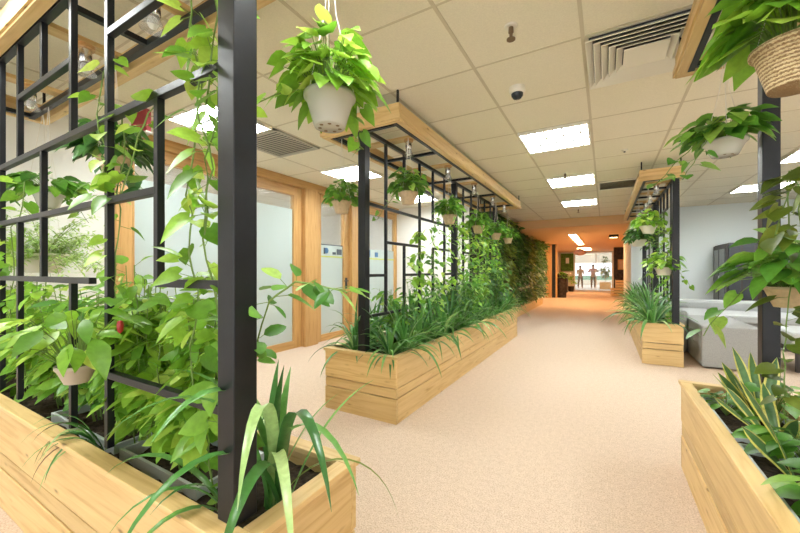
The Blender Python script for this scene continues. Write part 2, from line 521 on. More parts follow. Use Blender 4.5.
def square_vent(i, j, label):
    cx, cy = cell(i, j)
    t = thing('air_diffuser', label, 'ceiling vent', (cx, cy, CZ - .05))
    h = T / 2 - .012
    part('recess', MB().box((cx - h + .02, cy - h + .02, CZ - .006), (cx + h - .02, cy + h - .02, CZ - .003)), 'dark', t)
    n = 5
    for k in range(n):
        o = h - k * .044
        m = MB(); vs = []
        for r_, zz in ((o, CZ - .034), (o - .036, CZ - .006), (o - .040, CZ - .006), (o - .005, CZ - .037)):
            vs += [(cx - r_, cy - r_, zz), (cx + r_, cy - r_, zz), (cx + r_, cy + r_, zz), (cx - r_, cy + r_, zz)]
        fs = []
        for q in range(4):
            for e in range(4):
                e2 = (e + 1) % 4; q2 = (q + 1) % 4
                fs.append((q * 4 + e, q * 4 + e2, q2 * 4 + e2, q2 * 4 + e))
        m.add(vs, fs); part('vane', m, 'whitemetal', t)
    o = h - n * .044
    part('centre_plate', MB().box((cx - o, cy - o, CZ - .037), (cx + o, cy + o, CZ - .030)), 'whitemetal', t)
square_vent(1, -2, 'square four-way air diffuser in the ceiling beside the overhead pine frame')
def grille(i, j, label, mat, n=14):
    cx, cy = cell(i, j); h = T / 2 - .015
    t = thing('air_grille', label, 'ceiling vent', (cx, cy, CZ - .02))
    part('recess', MB().box((cx - h, cy - h, CZ - .005), (cx + h, cy + h, CZ - .002)), 'dark', t)
    m = MB(); m.box((cx - h, cy - h, CZ - .02), (cx + h, cy - h + .03, CZ)); m.box((cx - h, cy + h - .03, CZ - .02), (cx + h, cy + h, CZ))
    m.box((cx - h, cy - h, CZ - .02), (cx - h + .03, cy + h, CZ)); m.box((cx + h - .03, cy - h, CZ - .02), (cx + h, cy + h, CZ)); part('frame', m, mat, t)
    m = MB()
    for k in range(n):
        y = cy - h + .03 + (2 * h - .06) * (k + .5) / n
        m.add([(cx - h, y - .019, CZ - .016), (cx + h, y - .019, CZ - .016), (cx + h, y + .019, CZ - .010), (cx - h, y + .019, CZ - .010)], [(0, 1, 2, 3)])
    part('slats', m, mat, t)
M['grille'] = simple('grey_grille', (.52, .50, .44), .6)
grille(-4, -2, 'grey slatted air grille in the ceiling near the glazed wall', 'grille')
grille(1, 4, 'slatted air grille in the ceiling past the aisle lights', 'whitemetal')

t = thing('security_camera', 'small dark dome camera on the ceiling above the aisle', 'camera', (-.617, 2.975, CZ - .1))
part('mount', MB().lathe((-.617, 2.975, CZ), [(.062, 0), (.064, -.03), (.056, -.05), (.04, -.052)], 20), 'whitemetal', t, smooth=True)
part('dome', MB().lathe((-.617, 2.975, CZ), [(.047, -.05), (.045, -.07), (.03, -.09), (.0, -.098)], 20), 'darkglass', t, smooth=True)
def sprinkler(x, y, z, label, group='ceiling sprinklers'):
    t = thing('sprinkler', label, 'sprinkler', (x, y, z - .09), group)
    part('mount', MB().lathe((x, y, z), [(.04, 0), (.035, -.008), (0, -.01)], 14), 'whitemetal', t)
    m = MB().lathe((x, y, z), [(.014, -.008), (.016, -.04), (.010, -.045), (.010, -.075), (.026, -.078), (.026, -.084), (0, -.085)], 12)
    part('head', m, 'brown_stem', t)
sprinkler(-.495, 2.21, CZ, 'brass ceiling sprinkler over the aisle ahead of the dome camera')
sprinkler(-.525, 5.94, CZ, 'ceiling sprinkler beside the middle aisle light')
sprinkler(-.556, 9.55, CZ, 'ceiling sprinkler just past the last aisle light')
t = thing('smoke_detector', 'small white detector on the ceiling near the slatted grille', 'smoke detector', (.207, 5.155, CZ - .03))
part('body', MB().lathe((.207, 5.155, CZ), [(.035, 0), (.034, -.012), (.022, -.022), (0, -.024)], 18), 'whitemetal', t, smooth=True)
part('sensor', MB().lathe((.207, 5.155, CZ), [(.012, -.022), (.010, -.034), (0, -.036)], 10), 'dark', t)

# ------------------------------------------------------------------ planters
def planter(label, x0, x1, y0, y1, h=.55, rw=.06, th=.03, rows=((0, .201), (.209, .284), (.292, .527)), soil=.47, trough=False):
    t = thing('wooden_planter', label, 'planter', ((x0 + x1) / 2, (y0 + y1) / 2, 0))
    i = .012
    X0, X1, Y0, Y1 = x0 + i, x1 - i, y0 + i, y1 - i
    for k, (a, b) in enumerate(rows):
        q = .003 if k == 1 else 0
        for (p0, p1, ax) in (((X0 + q, Y0 + q, a), (X1 - q, Y0 + th, b), 'x'), ((X0 + q, Y1 - th, a), (X1 - q, Y1 - q, b), 'x'),
                             ((X0 + q, Y0 + th, a), (X0 + th, Y1 - th, b), 'y'), ((X1 - th, Y0 + th, a), (X1 - q, Y1 - th, b), 'y')):
            part('plank', MB().box(p0, p1), 'pine_' + ax, t, bevel=.003)
    z0 = h - .022
    for (p0, p1, ax) in (((x0, y0, z0), (x1, y0 + rw, h), 'x'), ((x0, y1 - rw, z0), (x1, y1, h), 'x'),
                         ((x0, y0 + rw + .001, z0), (x0 + rw, y1 - rw - .001, h), 'y'), ((x1 - rw, y0 + rw + .001, z0), (x1, y1 - rw - .001, h), 'y')):
        part('rim_board', MB().box(p0, p1), 'pine_' + ax, t, bevel=.003)
    # lumpy soil
    m = MB(); nx, ny = max(4, int((x1 - x0) / .05)), max(4, int((y1 - y0) / .05))
    g = random.Random(int(abs(x0 * 100)))
    vs = [(X0 + th + (X1 - X0 - 2 * th) * a / nx, Y0 + th + (Y1 - Y0 - 2 * th) * b / ny, soil + g.uniform(-.012, .012)) for b in range(ny + 1) for a in range(nx + 1)]
    fs = [(b * (nx + 1) + a, b * (nx + 1) + a + 1, (b + 1) * (nx + 1) + a + 1, (b + 1) * (nx + 1) + a) for b in range(ny) for a in range(nx)]
    m.add(vs, fs); part('soil', m, 'soil', t)
    if trough:
        for (a0, a1, b0, b1) in trough:
            m = MB(); zt = .512; w = .012
            m.box((a0, b0, soil - .02), (a1, b0 + w, zt)); m.box((a0, b1 - w, soil - .02), (a1, b1, zt)); m.box((a0, b0 + w, soil - .02), (a0 + w, b1 - w, zt)); m.box((a1 - w, b0 + w, soil - .02), (a1, b1 - w, zt))
            part('plastic_trough', m, 'trough', t)
    return t
planter('pine planter box under the open trellis with climbing vines, its corner by the aisle', -4.09, -.795, .565, 1.085, rw=.062,
        trough=[(-1.75, -1.2, .70, .98), (-2.5, -1.8, .70, .98)])
planter('long pine planter in the middle of the room, full of strap-leaved plants', -2.235, -1.455, 2.475, 7.08)
planter('narrow pine planter box beside the grey sofa', .425, .895, 5.81, 10.35)
planter('pine planter with yellow-edged snake plants in grey troughs beside the open aisle', .41, .865, -.6, 2.89, trough=[(.49, .80, 2.16, 2.70), (.49, .80, 1.45, 2.05), (.49, .80, .75, 1.35)])
# low planter that carries on along the green wall
t = thing('low_planter', 'low pine planter edge at the foot of the green plant wall', 'planter', (-2.2, 10.7, 0))
part('front_board', MB().box((-2.08, 7.12, 0), (-2.05, 14.4, .23)), 'pine_y', t, bevel=.003)
part('top_board', MB().box((-2.30, 7.12, .20), (-2.08, 14.4, .225)), 'pine_y', t)
part('end_board', MB().box((-2.30, 14.37, 0), (-2.08, 14.4, .20)), 'pine_x', t)

# ------------------------------------------------------------------ steel trellises
ZT = 2.50
ZH = [2.19, 1.856, 1.5275, 1.209, .841]      # rail heights, top to bottom
def trellis(label, axis, fixed, us, posts, ups, rails, back=None, cross=(), post_w=.075, top0=None):
    """axis 'x': bars spread along x at y=fixed; axis 'y': along y at x=fixed.  u = coordinate along the axis."""
    u0, u1 = us
    def P(u, o, z): return (u, fixed + o, z) if axis == 'x' else (fixed + o, u, z)
    t = thing('steel_trellis', label, 'trellis', P((u0 + u1) / 2, 0, .55))
    w = .0135; pw = post_w / 2
    for u in posts: part('post', MB().box(P(u - pw, -pw, .55), P(u + pw, pw, 2.478)), 'steel', t, bevel=.004)
    for u, a, b in ups:
        part('upright', MB().box(P(u - w, -w + .001, a), P(u + w, w - .001, b)), 'steel', t, bevel=.002)
    for z, a, b in rails: part('rail', MB().box(P(a, -w, z - w), P(b, w, z + w)), 'steel', t, bevel=.002)
    part('top_rail', MB().box(P(u0, -.017, ZT - .02), P(u1, .017, ZT + .015)), 'steel', t, bevel=.002)
    for bo in (back or []):
        part('roof_bar', MB().box(P(u0, bo - .017, ZT - .02), P(u1, bo + .017, ZT + .015)), 'steel', t)
    if cross:
        lo, hi = min(list(back) + [0]), max(list(back) + [0])
        for u in cross: part('cross_bar', MB().box(P(u - .015, lo, ZT - .016), P(u + .015, hi, ZT + .012)), 'steel', t)
    return t

def mondrian(u0, u1, posts, step=.3625, lead=True):
    """the offset grid of bars between posts, the same module on every trellis"""
    ups, rails = [], []
    n = int(round((u1 - u0) / step))
    us_ = [u0 + i * step for i in range(n + 1)]
    for i, u in enumerate(us_):
        if min(abs(u - p) for p in posts) < .1: continue
        k = i % 6
        if k == 1: ups += [(u, ZH[1], ZT), (u, ZH[4], ZH[1])]
        elif k == 2: ups += [(u, ZH[0], ZT), (u, ZH[4], ZH[2])]
        elif k == 3: ups += [(u, ZH[1], ZT), (u, ZH[3], ZH[1]), (u, .55, ZH[3])]
        elif k == 4: ups += [(u, ZH[1], ZT), (u, ZH[4], ZH[2])]
        elif k == 5: ups += [(u, .55, ZT)]
        else: ups += [(u, ZH[2], ZT), (u, .55, ZH[3])]
    rails.append((ZH[1], u0, u1))
    for i in range(n):
        a, b = us_[i], us_[i + 1]; k = i % 6
        if k in (2, 3): rails.append((ZH[0], a, b))
        if k in (1, 2, 4, 5): rails.append((ZH[2], a, b))
        if k in (0, 2, 3, 5): rails.append((ZH[3], a, b))
        if k in (0, 1, 4): rails.append((ZH[4], a, b))
    return ups, rails

YP = .650
UX = [-3.7975 - .37, -3.435 - .37, -3.0875, -2.77, -2.419, -2.059, -1.707, -1.334]   # uprights of the first trellis
V0, V1, V2, V3, V4, V5 = UX[2:]
ups = [(V0, .55, ZT), (V1, ZH[1], ZT), (V1, .55, ZH[2]), (V2, ZH[0], ZT), (V2, ZH[3], ZH[1]), (V3, ZH[1], ZT), (V3, .55, ZH[3]),
       (V4, .55, ZT), (V5, ZH[3], ZH[1]), (-3.437, ZH[1], ZT), (-3.437, .55, ZH[2]), (-3.80, .55, ZT)]
PX = -.91
rails = [(ZH[0], V1, V3), (ZH[0], V4, PX), (ZH[1], -4.05, PX), (ZH[2], -4.05, V5), (ZH[3], -3.9, V3 + .2), (ZH[3], V5, PX),
         (ZH[4], V4, PX), (ZH[4], -4.05, V0 + .12)]
trellis('black steel trellis with a thick corner post at the planter edge by the aisle', 'x', YP, (-4.03, -.87), (PX, -4.02), ups, rails,
        back=[.36], cross=(-4.0, -2.18, -.89))
PYs = (2.565, 4.74, 6.90)
ups, rails = mondrian(2.565, 6.90, PYs)
trellis('long black steel trellis rising from the middle planter of strap-leaved plants', 'y', -1.845, (2.56, 6.94), PYs, ups, rails,
        back=[-.34, .32], cross=(2.60, 3.44, 4.62, 5.8, 6.9))
ups, rails = mondrian(5.91, 10.25, (5.91, 8.1, 10.25))
trellis('black steel trellis behind the narrow planter next to the sofa', 'y', .81, (5.90, 10.28), (5.91, 8.1, 10.25), ups, rails,
        back=[-.34], cross=(5.95, 6.6, 7.3, 8.05, 8.9, 9.7))
ups, rails = mondrian(-.5, 2.775, (2.775, .6, -.5))
trellis('black steel trellis post at the end of the snake plant planter', 'y', .80, (-.48, 2.80), (2.775, .6, -.5), [u for u in ups if u[0] < 2.3], [r_ for r_ in rails if r_[2] < 2.0],
        back=[-.34], cross=(2.76, 1.7, .8))

# ------------------------------------------------------------------ overhead pine frames
def oframe(label, x0, x1, y0, y1, slats=(), ax='y', w=.052, z0=2.48, z1=2.625):
    t = thing('overhead_frame', label, 'overhead frame', ((x0 + x1) / 2, (y0 + y1) / 2, z0))
    for (p0, p1, a) in (((x0, y0, z0), (x1, y0 + w, z1), 'x'), ((x0, y1 - w, z0), (x1, y1, z1), 'x'),
                        ((x0, y0 + w, z0), (x0 + w, y1 - w, z1), 'y'), ((x1 - w, y0 + w, z0), (x1, y1 - w, z1), 'y')):
        part('beam', MB().box(p0, p1), 'pine_' + a, t, bevel=.003)
    # thin outer moulding along the foot of the beams
    for (p0, p1, a) in (((x0 - .012, y0 - .012, z0 + .012), (x1 + .012, y0, z0 + .055), 'x'), ((x0 - .012, y0, z0 + .012), (x0, y1, z0 + .055), 'y'),
                        ((x1, y0, z0 + .012), (x1 + .012, y1, z0 + .055), 'y'), ((x0 - .012, y1, z0 + .012), (x1 + .012, y1 + .012, z0 + .055), 'x')):
        part('moulding', MB().box(p0, p1), 'pine_' + a, t)
    for s_ in slats:
        if ax == 'y': part('slat', MB().box((x0 + w, s_ - .045, z0 + .05), (x1 - w, s_ + .045, z0 + .075)), 'pine_x', t)
        else: part('slat', MB().box((s_ - .045, y0 + w, z0 + .05), (s_ + .045, y1 - w, z0 + .075)), 'pine_y', t)
    for hx in (x0 + w / 2, x1 - w / 2):
        for hy in (y0 + w / 2, y1 - w / 2): part('hanger', MB().box((hx - .008, hy - .008, z1), (hx + .008, hy + .008, CZ)), 'steel', t)
    return t
S1 = (-3.45, -2.56, -1.82, -1.15); S2 = (3.05, 4.05, 5.05, 6.05, 6.85); S3 = (6.4, 7.2, 8.0, 8.8, 9.6); S4 = (2.2, 1.2, .2)
oframe('pine overhead frame above the vine-covered trellis beside the aisle', -4.09, -.79, .575, 1.12, S1, 'x')
oframe('long pine overhead frame above the middle planter', -2.275, -1.45, 2.50, 7.30, S2)
oframe('pine overhead frame above the planter beside the sofa', .405, .885, 5.84, 10.35, S3)
oframe('pine overhead frame above the snake plant planter, hung with a woven basket', .39, .875, -.55, 2.86, S4)

def lamp(x, y, z, label, group):
    t = thing('spot_lamp', label, 'lamp', (x, y, z - .2), group)
    part('mount', MB().lathe((x, y, z), [(.0, 0), (.045, 0), (.045, -.02), (.02, -.022)], 16), 'oak_x', t)
    so = part('socket', MB().lathe((x, y, z), [(.03, -.02), (.032, -.09), (.027, -.10)], 16), 'chrome', t, smooth=True)
    m = MB().lathe((x, y, z), [(.027, -.09), (.034, -.12), (.048, -.148), (.054, -.158), (.051, -.158), (.032, -.125), (.024, -.09)], 20)
    part('shade', m, 'glass_shade', t, smooth=True)
    part('bulb', MB().lathe((x, y, z), [(.0, -.10), (.018, -.105), (.024, -.13), (.016, -.15), (0, -.155)], 12), 'white', so, smooth=True)
for x, lb in zip(S1, ['closest to the cream wall', 'second from the cream wall', 'third from the cream wall', 'closest to the thick corner post']):
    lamp(x, .86, 2.53, 'glass spot lamp under the vine frame, ' + lb, 'spot lamps in the vine frame')
for i, y in enumerate(S2): lamp(-1.66, y, 2.53, '%s glass spot lamp under the long middle frame, counted from its front end' % ORD[i], 'spot lamps in the long frame')
for i, y in enumerate(S3): lamp(.65, y, 2.53, '%s glass spot lamp under the frame beside the sofa, from its front end' % ORD[i], 'spot lamps in the sofa-side frame')
# a red cloth banner on the glazed wall
t = thing('hanging_sign', 'small dark red box sign hung from the ceiling, glimpsed past the vine trellis', 'sign', (-3.68, 1.64, 2.50))
part('panel', MB().box((-3.82, 1.62, 2.50), (-3.54, 1.66, 2.70)), 'red', t, bevel=.004)
part('bottom_edge', MB().box((-3.83, 1.612, 2.485), (-3.53, 1.668, 2.50)), 'grille', t)
part('bracket', MB().box((-3.76, 1.63, 2.70), (-3.74, 1.65, CZ)).box((-3.62, 1.63, 2.70), (-3.60, 1.65, CZ)), 'dark', t)

# ------------------------------------------------------------------ hanging pots
def pot_mesh(kind, c, r, h):
    c = V(c)   # centre of the rim
    m = MB()
    m.lathe(c, [(0, -h), (r * .60, -h), (r * .62, -h + .004), (r * .92, -.02), (r * .97, -.018), (r * 1.03, -.012), (r * 1.03, 0), (r * .95, 0), (r * .90, -.02), (r * .58, -h + .008), (0, -h + .008)], 28)
    return m
def hang_pot(x, y, z, label, group, r=.092, h=.11, pot='pot_white', leafm='leaf_mid', R_=.19, n=90, L=.085, trail=3, hook=CZ, up=.55, seed=0, strings=True, prof=HEART, wr=.85, tl=.3, bias=None, dlo=-.25):
    g = random.Random(seed * 77 + 5)
    t = thing('hanging_pot', label, 'hanging plant', (x, y, z - h), group)
    pm = pot_mesh(pot, (x, y, z), r, h)
    po = part('pot', pm, pot, t, smooth=True)
    if pot == 'pot_white':
        hm = MB()
        for k in range(7):
            a = k * .9; q = V((x + r * .4 * math.cos(a), y + r * .4 * math.sin(a), z - h - .001))
            hm.lathe(q, [(0, 0), (.007, 0), (.007, .001)], 8)
        part('drain_holes', hm, 'brown_stem', po)
    part('soil', MB().lathe((x, y, z), [(0, -.018), (r * .90, -.02)], 20), 'soil', po)
    fm, sm = MB(), MB()
    for i in range(n):
        d = rdir(dlo, 1.0, g)
        if bias is not None: d = (d + V(bias) * .35).normalized()
        rad = R_ * g.uniform(.45, 1.0)
        b = V((x, y, z - .01)) + V((d.x * r * .5, d.y * r * .5, 0))
        q = V((x, y, z + .02)) + V((d.x * rad, d.y * rad, max(d.z, -.28) * rad * up * 1.6 + .02))
        if (q.z < z + .01) and math.hypot(q.x - x, q.y - y) < r * 1.15:
            s_ = r * 1.25 / max(1e-3, math.hypot(q.x - x, q.y - y)); q = V((x + (q.x - x) * s_, y + (q.y - y) * s_, q.z))
        mid = b.lerp(q, .5) + V((0, 0, .03))
        sm.tube([b, mid, q], .0016, 3)
        l = L * g.uniform(.65, 1.15)
        out = V((d.x, d.y, -.25 - .5 * g.random() + d.z * .5)).normalized()
        leaf(fm, q, out, V((d.x * .4, d.y * .4, 1)) + rdir(-.5, .6, g) * .6, l, l * wr, prof, g.uniform(.1, .5), g.uniform(.05, .3))
    for i in range(trail):
        a = g.uniform(0, 6.283); e = V((x + math.cos(a) * r * 1.25, y + math.sin(a) * r * 1.25, z + .02))
        pts = [V((x + math.cos(a) * r * .5, y + math.sin(a) * r * .5, z)), e]
        ln = tl * g.uniform(.5, 1)
        for k in range(1, 6): pts.append(e + V((math.cos(a) * .04 * k, math.sin(a) * .04 * k, -ln * k / 5)) + rdir(-1, 1, g) * .012)
        leafy_path(fm, sm, pts[1:], .055, L * .8, g, prof, wr)
        sm.tube(pts[:2], .002, 3)
    part('foliage', fm, leafm, t, smooth=True)
    part('stalks', sm, 'stem', t)
    if strings:
        m = MB()
        top = V((x, y, hook))
        for k in range(3):
            a = k * 2.094 + .4
            m.tube([(x + r * math.cos(a), y + r * math.sin(a), z - .004), V((x, y, z + .30)) + V((math.cos(a), math.sin(a), 0)) * r * .25, top], .0018, 4)
        part('string', m, 'string', t)
    return t
HG = 'hanging pots under the overhead frames'
hang_pot(-.885, 1.015, 1.90, 'large hanging plant in a translucent white pot beside the black corner post', HG, leafm='leaf_lime', n=150, L=.085, R_=.175, trail=2, seed=1, r=.093, h=.118, tl=.2, up=.75, hook=2.5)
hang_pot(-2.14, 2.62, 1.90, 'hanging plant in a round pot in front of the wooden glazed door', HG, pot='pot_clay', leafm='leaf_mid', n=110, L=.07, R_=.16, seed=2, hook=2.5, trail=0, up=.7)
P2 = [(-1.60, 2.93, 1.985, 'hanging plant in a beige pot against the thick front post of the middle trellis'),
      (-1.68, 4.15, 1.945, 'second beige hanging pot along the aisle side of the middle trellis'),
      (-1.66, 5.25, 1.93, 'third beige hanging pot along the aisle side of the middle trellis'),
      (-1.66, 6.25, 1.91, 'fourth beige hanging pot along the aisle side of the middle trellis'),
      (-1.66, 7.15, 1.90, 'last beige hanging pot of the middle trellis, against the dark green wall')]
for i, (x, y, z, lb) in enumerate(P2):
    hang_pot(x, y, z, lb, HG, pot='pot_clay', leafm='leaf_mid', dlo=-.12, n=130, L=.075, R_=.175 if i == 0 else .185, seed=10 + i, hook=2.5, trail=1, up=.7)
hang_pot(-3.62, 1.0, 1.83, 'wide hanging plant with a translucent pot behind the end bars of the vine trellis', HG, pot='pot_white', leafm='leaf_mid', n=95, L=.10, R_=.22, seed=20, hook=2.5, trail=2, up=.4)
hang_pot(-2.55, 1.0, 1.93, 'dark-leaved hanging plant in a beige pot behind the middle of the vine trellis', HG, pot='pot_clay', leafm='leaf_dark', n=110, L=.10, R_=.2, seed=21, hook=2.5, trail=3)
hang_pot(.565, 1.73, 2.025, 'big leafy plant in a woven basket hanging close overhead', HG, pot='weave', leafm='leaf_lime', dlo=.02, n=75, L=.135, R_=.21, r=.115, h=.15, seed=23, hook=2.5, trail=1, up=.7, bias=(-.5, .2, .2))
hang_pot(.595, 2.70, 1.995, 'hanging plant in a translucent white pot by the trellis post below the woven basket', HG, leafm='leaf_mid', r=.10, h=.085, dlo=-.1, n=85, L=.10, R_=.205, seed=24, hook=2.5, trail=2, up=.4, bias=(-.3, .1, .1))
hang_pot(.775, 2.42, 1.175, 'broad-leaved plant in a brown pot fixed low on the trellis post', 'pots fixed on the trellis', pot='pot_clay', leafm='leaf_mid', n=75, L=.125, R_=.24, r=.1, h=.10, seed=25, strings=False, trail=2, up=.55, tl=.3, bias=(-.4, -.1, .1))
hang_pot(-1.72, .553, .90, 'broad-leaved plant in a taupe pot fixed low on the vine trellis', 'pots fixed on the trellis', pot='pot_taupe', leafm='leaf_lime', dlo=.12, n=60, L=.12, R_=.24, r=.062, h=.068, seed=26, strings=False, trail=0, up=.5, prof=LANCE, wr=.5, bias=(-.7, .0, .25))
for i, (x, y, z, lb) in enumerate([
    (.55, 6.35, 1.91, 'leafy hanging pot at the front of the frame beside the sofa, uppermost there'),
    (.50, 7.3, 1.78, 'dark-leaved hanging pot second in line along the corridor edge by the sofa'),
    (.70, 6.05, 1.30, 'white pot of bright leaves fixed low at the trellis post beside the sofa'),
    (.55, 8.5, 1.85, 'hanging pot far along the sofa-side frame towards the orange corridor')]):
    hang_pot(x, y, z, lb, HG if i != 2 else 'pots fixed on the trellis', pot='pot_cream', leafm='leaf_lime' if i in (0, 2) else 'leaf_dark', n=80, L=.095, R_=.21, seed=40 + i, hook=2.5, trail=2, strings=(i != 2), r=.11)

# cream pot with an airy fern behind the vine trellis
def fern_pot():
    x, y, z, r, h = -3.85, 1.03, 1.385, .165, .15
    g = random.Random(5)
    t = thing('fern_pot', 'wide cream pot of airy pale fern behind the vine trellis bars', 'potted plant', (x, y, z - h))
    part('pot', pot_mesh('', (x, y, z), r, h), 'pot_cream', t, smooth=True)
    part('soil', MB().lathe((x, y, z), [(0, -.018), (r * .9, -.02)], 20), 'soil', t)
    fm, sm = MB(), MB()
    for i in range(60):
        d = rdir(-.1, 1, g); ln = g.uniform(.22, .50)
        pts = []
        p = V((x + d.x * r * .4, y + d.y * r * .4, z - .01)); dd = V(d)
        for k in range(8):
            pts.append(V(p)); p = p + dd * ln / 7; dd = (dd - Z * .16).normalized()
        sm.tube(pts, .0015, 3)
        for k in range(1, 8):
            for q in range(9):
                a = pts[k] + rdir(-1, 1, g) * .025
                leaf(fm, a, rdir(-.5, .6, g), Z, g.uniform(.035, .065), .015, LANCE, .2, 0)
    part('fronds', fm, 'leaf_fern', t); part('stalks', sm, 'stem', t)
    m = MB()
    for k in range(3):
        a = k * 2.094; m.tube([(x + r * math.cos(a), y + r * math.sin(a), z), (x, y, 2.50)], .002, 4)
    part('string', m, 'string', t)
fern_pot()

# ------------------------------------------------------------------ climbing vines
def vine(label, paths, leafm, L, step, seed, face, lob=False, prof=HEART, wr=.8, group='climbing vines', spread=.5, extra=None, petiole=.04):
    g = random.Random(seed)
    fm, sm = MB(), MB()
    base = paths[0][0]
    t = thing('climbing_vine', label, 'climbing plant', base, group)
    for pl in paths:
        pts = []
        for a, b in zip(pl[:-1], pl[1:]):
            n = max(3, int((V(b) - V(a)).length / .06))
            pts += rpath(a, b, n, .012, g)[(1 if pts else 0):]
        leafy_path(fm, sm, pts, step, L, g, prof, wr, .003, spread, face, lob, petiole)
    part('foliage', fm, leafm, t, smooth=True); part('stems', sm, 'stem', t)
    return t
F1 = (.1, -.5, .1)
vine('tall climbing vine with heart leaves beside the thick corner post', [
    [(-1.05, .74, .48), (-1.03, .67, 1.1), (-1.08, .67, 1.6), (-1.0, .67, 2.0), (-1.10, .68, 2.5)],
    [(-1.12, .72, .48), (-1.16, .67, 1.0), (-1.20, .67, 1.5), (-1.10, .66, 1.85), (-1.20, .66, 2.2), (-1.05, .68, 2.5)],
    [(-1.10, .66, 2.2), (-1.3, .66, 2.3), (-1.5, .66, 2.5)],
    [(-1.16, .66, 2.05), (-1.05, .64, 1.7), (-1.02, .63, 1.35)],
    [(-1.35, .66, 2.38), (-1.2, .62, 2.30), (-1.05, .62, 2.36), (-.98, .64, 2.25)], [(-1.02, .66, 2.3), (-1.0, .64, 1.95), (-1.05, .64, 1.75)]], 'leaf_lime', .085, .040, 101, F1, spread=.4)
vine('climbing vine twined around the middle uprights of the near trellis', [
    [(-1.75, .76, .48), (-1.70, .67, 1.0), (-1.72, .67, 1.5), (-1.66, .67, 1.9)],
    [(-1.66, .67, 1.55), (-1.5, .66, 1.75), (-1.36, .66, 1.85)], [(-1.78, .67, 1.5), (-1.74, .64, 1.75), (-1.8, .66, 1.95), (-1.72, .66, 2.1)]], 'leaf_lime', .08, .040, 102, F1)
vine('sparse climbing vine on the trellis bars towards the cream wall', [
    [(-3.0, .76, .48), (-3.05, .67, 1.0), (-2.95, .67, 1.5), (-2.8, .67, 1.75)],
    [(-3.1, .76, .5), (-3.3, .67, 1.1), (-3.2, .67, 1.6)]], 'leaf_lime', .085, .045, 103, F1)
vine('leafy side shoot reaching past the thick corner post towards the aisle', [
    [(-.98, .74, .95), (-.88, .74, 1.16), (-.80, .76, 1.22), (-.70, .79, 1.20), (-.645, .80, 1.19)]], 'leaf_mid', .088, .020, 104, (.5, -.3, .2), prof=OVAL, wr=.55)

# broad bushes in the vine planter
def bush(label, x, y, h, rad, seed, leafm='leaf_lime', L=.10, n=16, kind='oval', group='leafy bushes in the vine planter', z0=.47, step=.024):
    g = random.Random(seed); fm, sm = MB(), MB()
    t = thing('leafy_bush', label, 'bush', (x, y, z0), group)
    for i in range(n):
        a = g.uniform(0, 6.283); q = rad * math.sqrt(g.random()); hh = h * g.uniform(.45, 1.0)
        e = V((x + math.cos(a) * q, y + math.sin(a) * q * .55, z0 + hh))
        b = V((x + math.cos(a) * q * .25, y + math.sin(a) * q * .2, z0 - .01))
        pts = rpath(b, e, 8, .008, g)
        if kind == 'lobed': leafy_path(fm, sm, pts[2:], step, L, g, lob=True, face=F1, spread=.35, petiole=.05)
        else: leafy_path(fm, sm, pts[2:], step, L, g, LANCE if kind == 'lance' else OVAL, .48 if kind == 'lance' else .58, face=F1, spread=.35, petiole=.05)
        sm.tube(pts[:3], .003, 4)
    part('foliage', fm, leafm, t, smooth=True); part('stems', sm, 'stem', t)
    return t
bush('bush with lobed lime leaves directly beside the thick corner post', -1.44, .82, .80, .20, 201, kind='lobed', L=.09, n=24)
bb = bush('tall bright bush with oval leaves between two trellis uprights, carrying a single red fruit', -1.68, .84, .86, .24, 202, L=.085, n=32)
part('fruit', MB().lathe((-1.443, .58, 1.057), [(0, .024), (.008, .02), (.011, .006), (.008, -.014), (0, -.024)], 12), 'redfruit', bb, smooth=True, label='single red fruit')
bush('leafy bush with narrow leaves between the middle trellis uprights', -1.98, .84, .84, .22, 203, L=.085, n=28, kind='lance')
bush('low bush of dark and lime leaves behind the taupe pot', -2.3, .86, .70, .26, 204, leafm='leaf_mid', L=.09, n=26)
bush('broad bush with long leaves under the airy fern pot', -2.7, .84, .72, .28, 205, L=.11, n=28, kind='lance')
bush('bush of long lime leaves by the cream wall end of the vine planter', -3.3, .84, .74, .28, 206, L=.11, n=26, kind='lance')
bush('outermost leafy bush of the vine planter against the cream wall', -3.88, .84, .75, .2, 207, L=.12, n=14)

# ------------------------------------------------------------------ strap-leaved plants
def strap_plant(label, seed, n, L, W, mat='leaf_strap', grav=.55, el=(45, 88), name='strap_plant', cat='plant', group=None, dry=0):
    g = random.Random(seed)
    t = thing(name, label, cat, (0, 0, 0), group)
    fm = MB(); dm = MB()
    for i in range(n):
        az = g.uniform(0, 6.283); e = R(g.uniform(*el)); ln = L * g.uniform(.6, 1.1)
        b = V((math.cos(az) * g.uniform(0, .025), math.sin(az) * g.uniform(0, .025), 0))
        strap(dm if i < dry else fm, b, az, e, ln, W * g.uniform(.75, 1.15), grav * g.uniform(.6, 1.25), 9, .22, twist=g.uniform(-.6, .6))
    part('leaves', fm, mat, t, smooth=True)
    if dry: part('dry_leaf', dm, 'dry_leaf', t, smooth=True, label='withered brown leaf')
    return t
SG1, SG2, SG3 = 'strap-leaved plants along the aisle edge of the middle planter', 'strap-leaved plants along the door side of the middle planter', 'strap-leaved plants in the planter beside the sofa'
protos = [strap_plant('first arching strap-leaved plant by the aisle edge at the front of the middle planter', 300 + i, 38, .60, .031, grav=.66, el=(38, 86), group=SG1) for i in range(4)]
def strap_label(i, row):
    return '%s strap-leaved plant along the %s of the middle planter, counted from its front' % (ORD[i], row)
ci = 0
def place(p, x, y, z, sc, lb, grp):
    global ci
    rz = rnd.uniform(0, 6.283)
    if ci < 4:
        o = protos[ci]; o.location = (x, y, z); o.rotation_euler = (0, 0, rz); o.scale = (sc, sc, sc); o['label'] = lb
    else:
        o = copy_tree(protos[ci % 4], (x, y, z), rz, sc, lb)
    o['group'] = grp; ci += 1
    return o
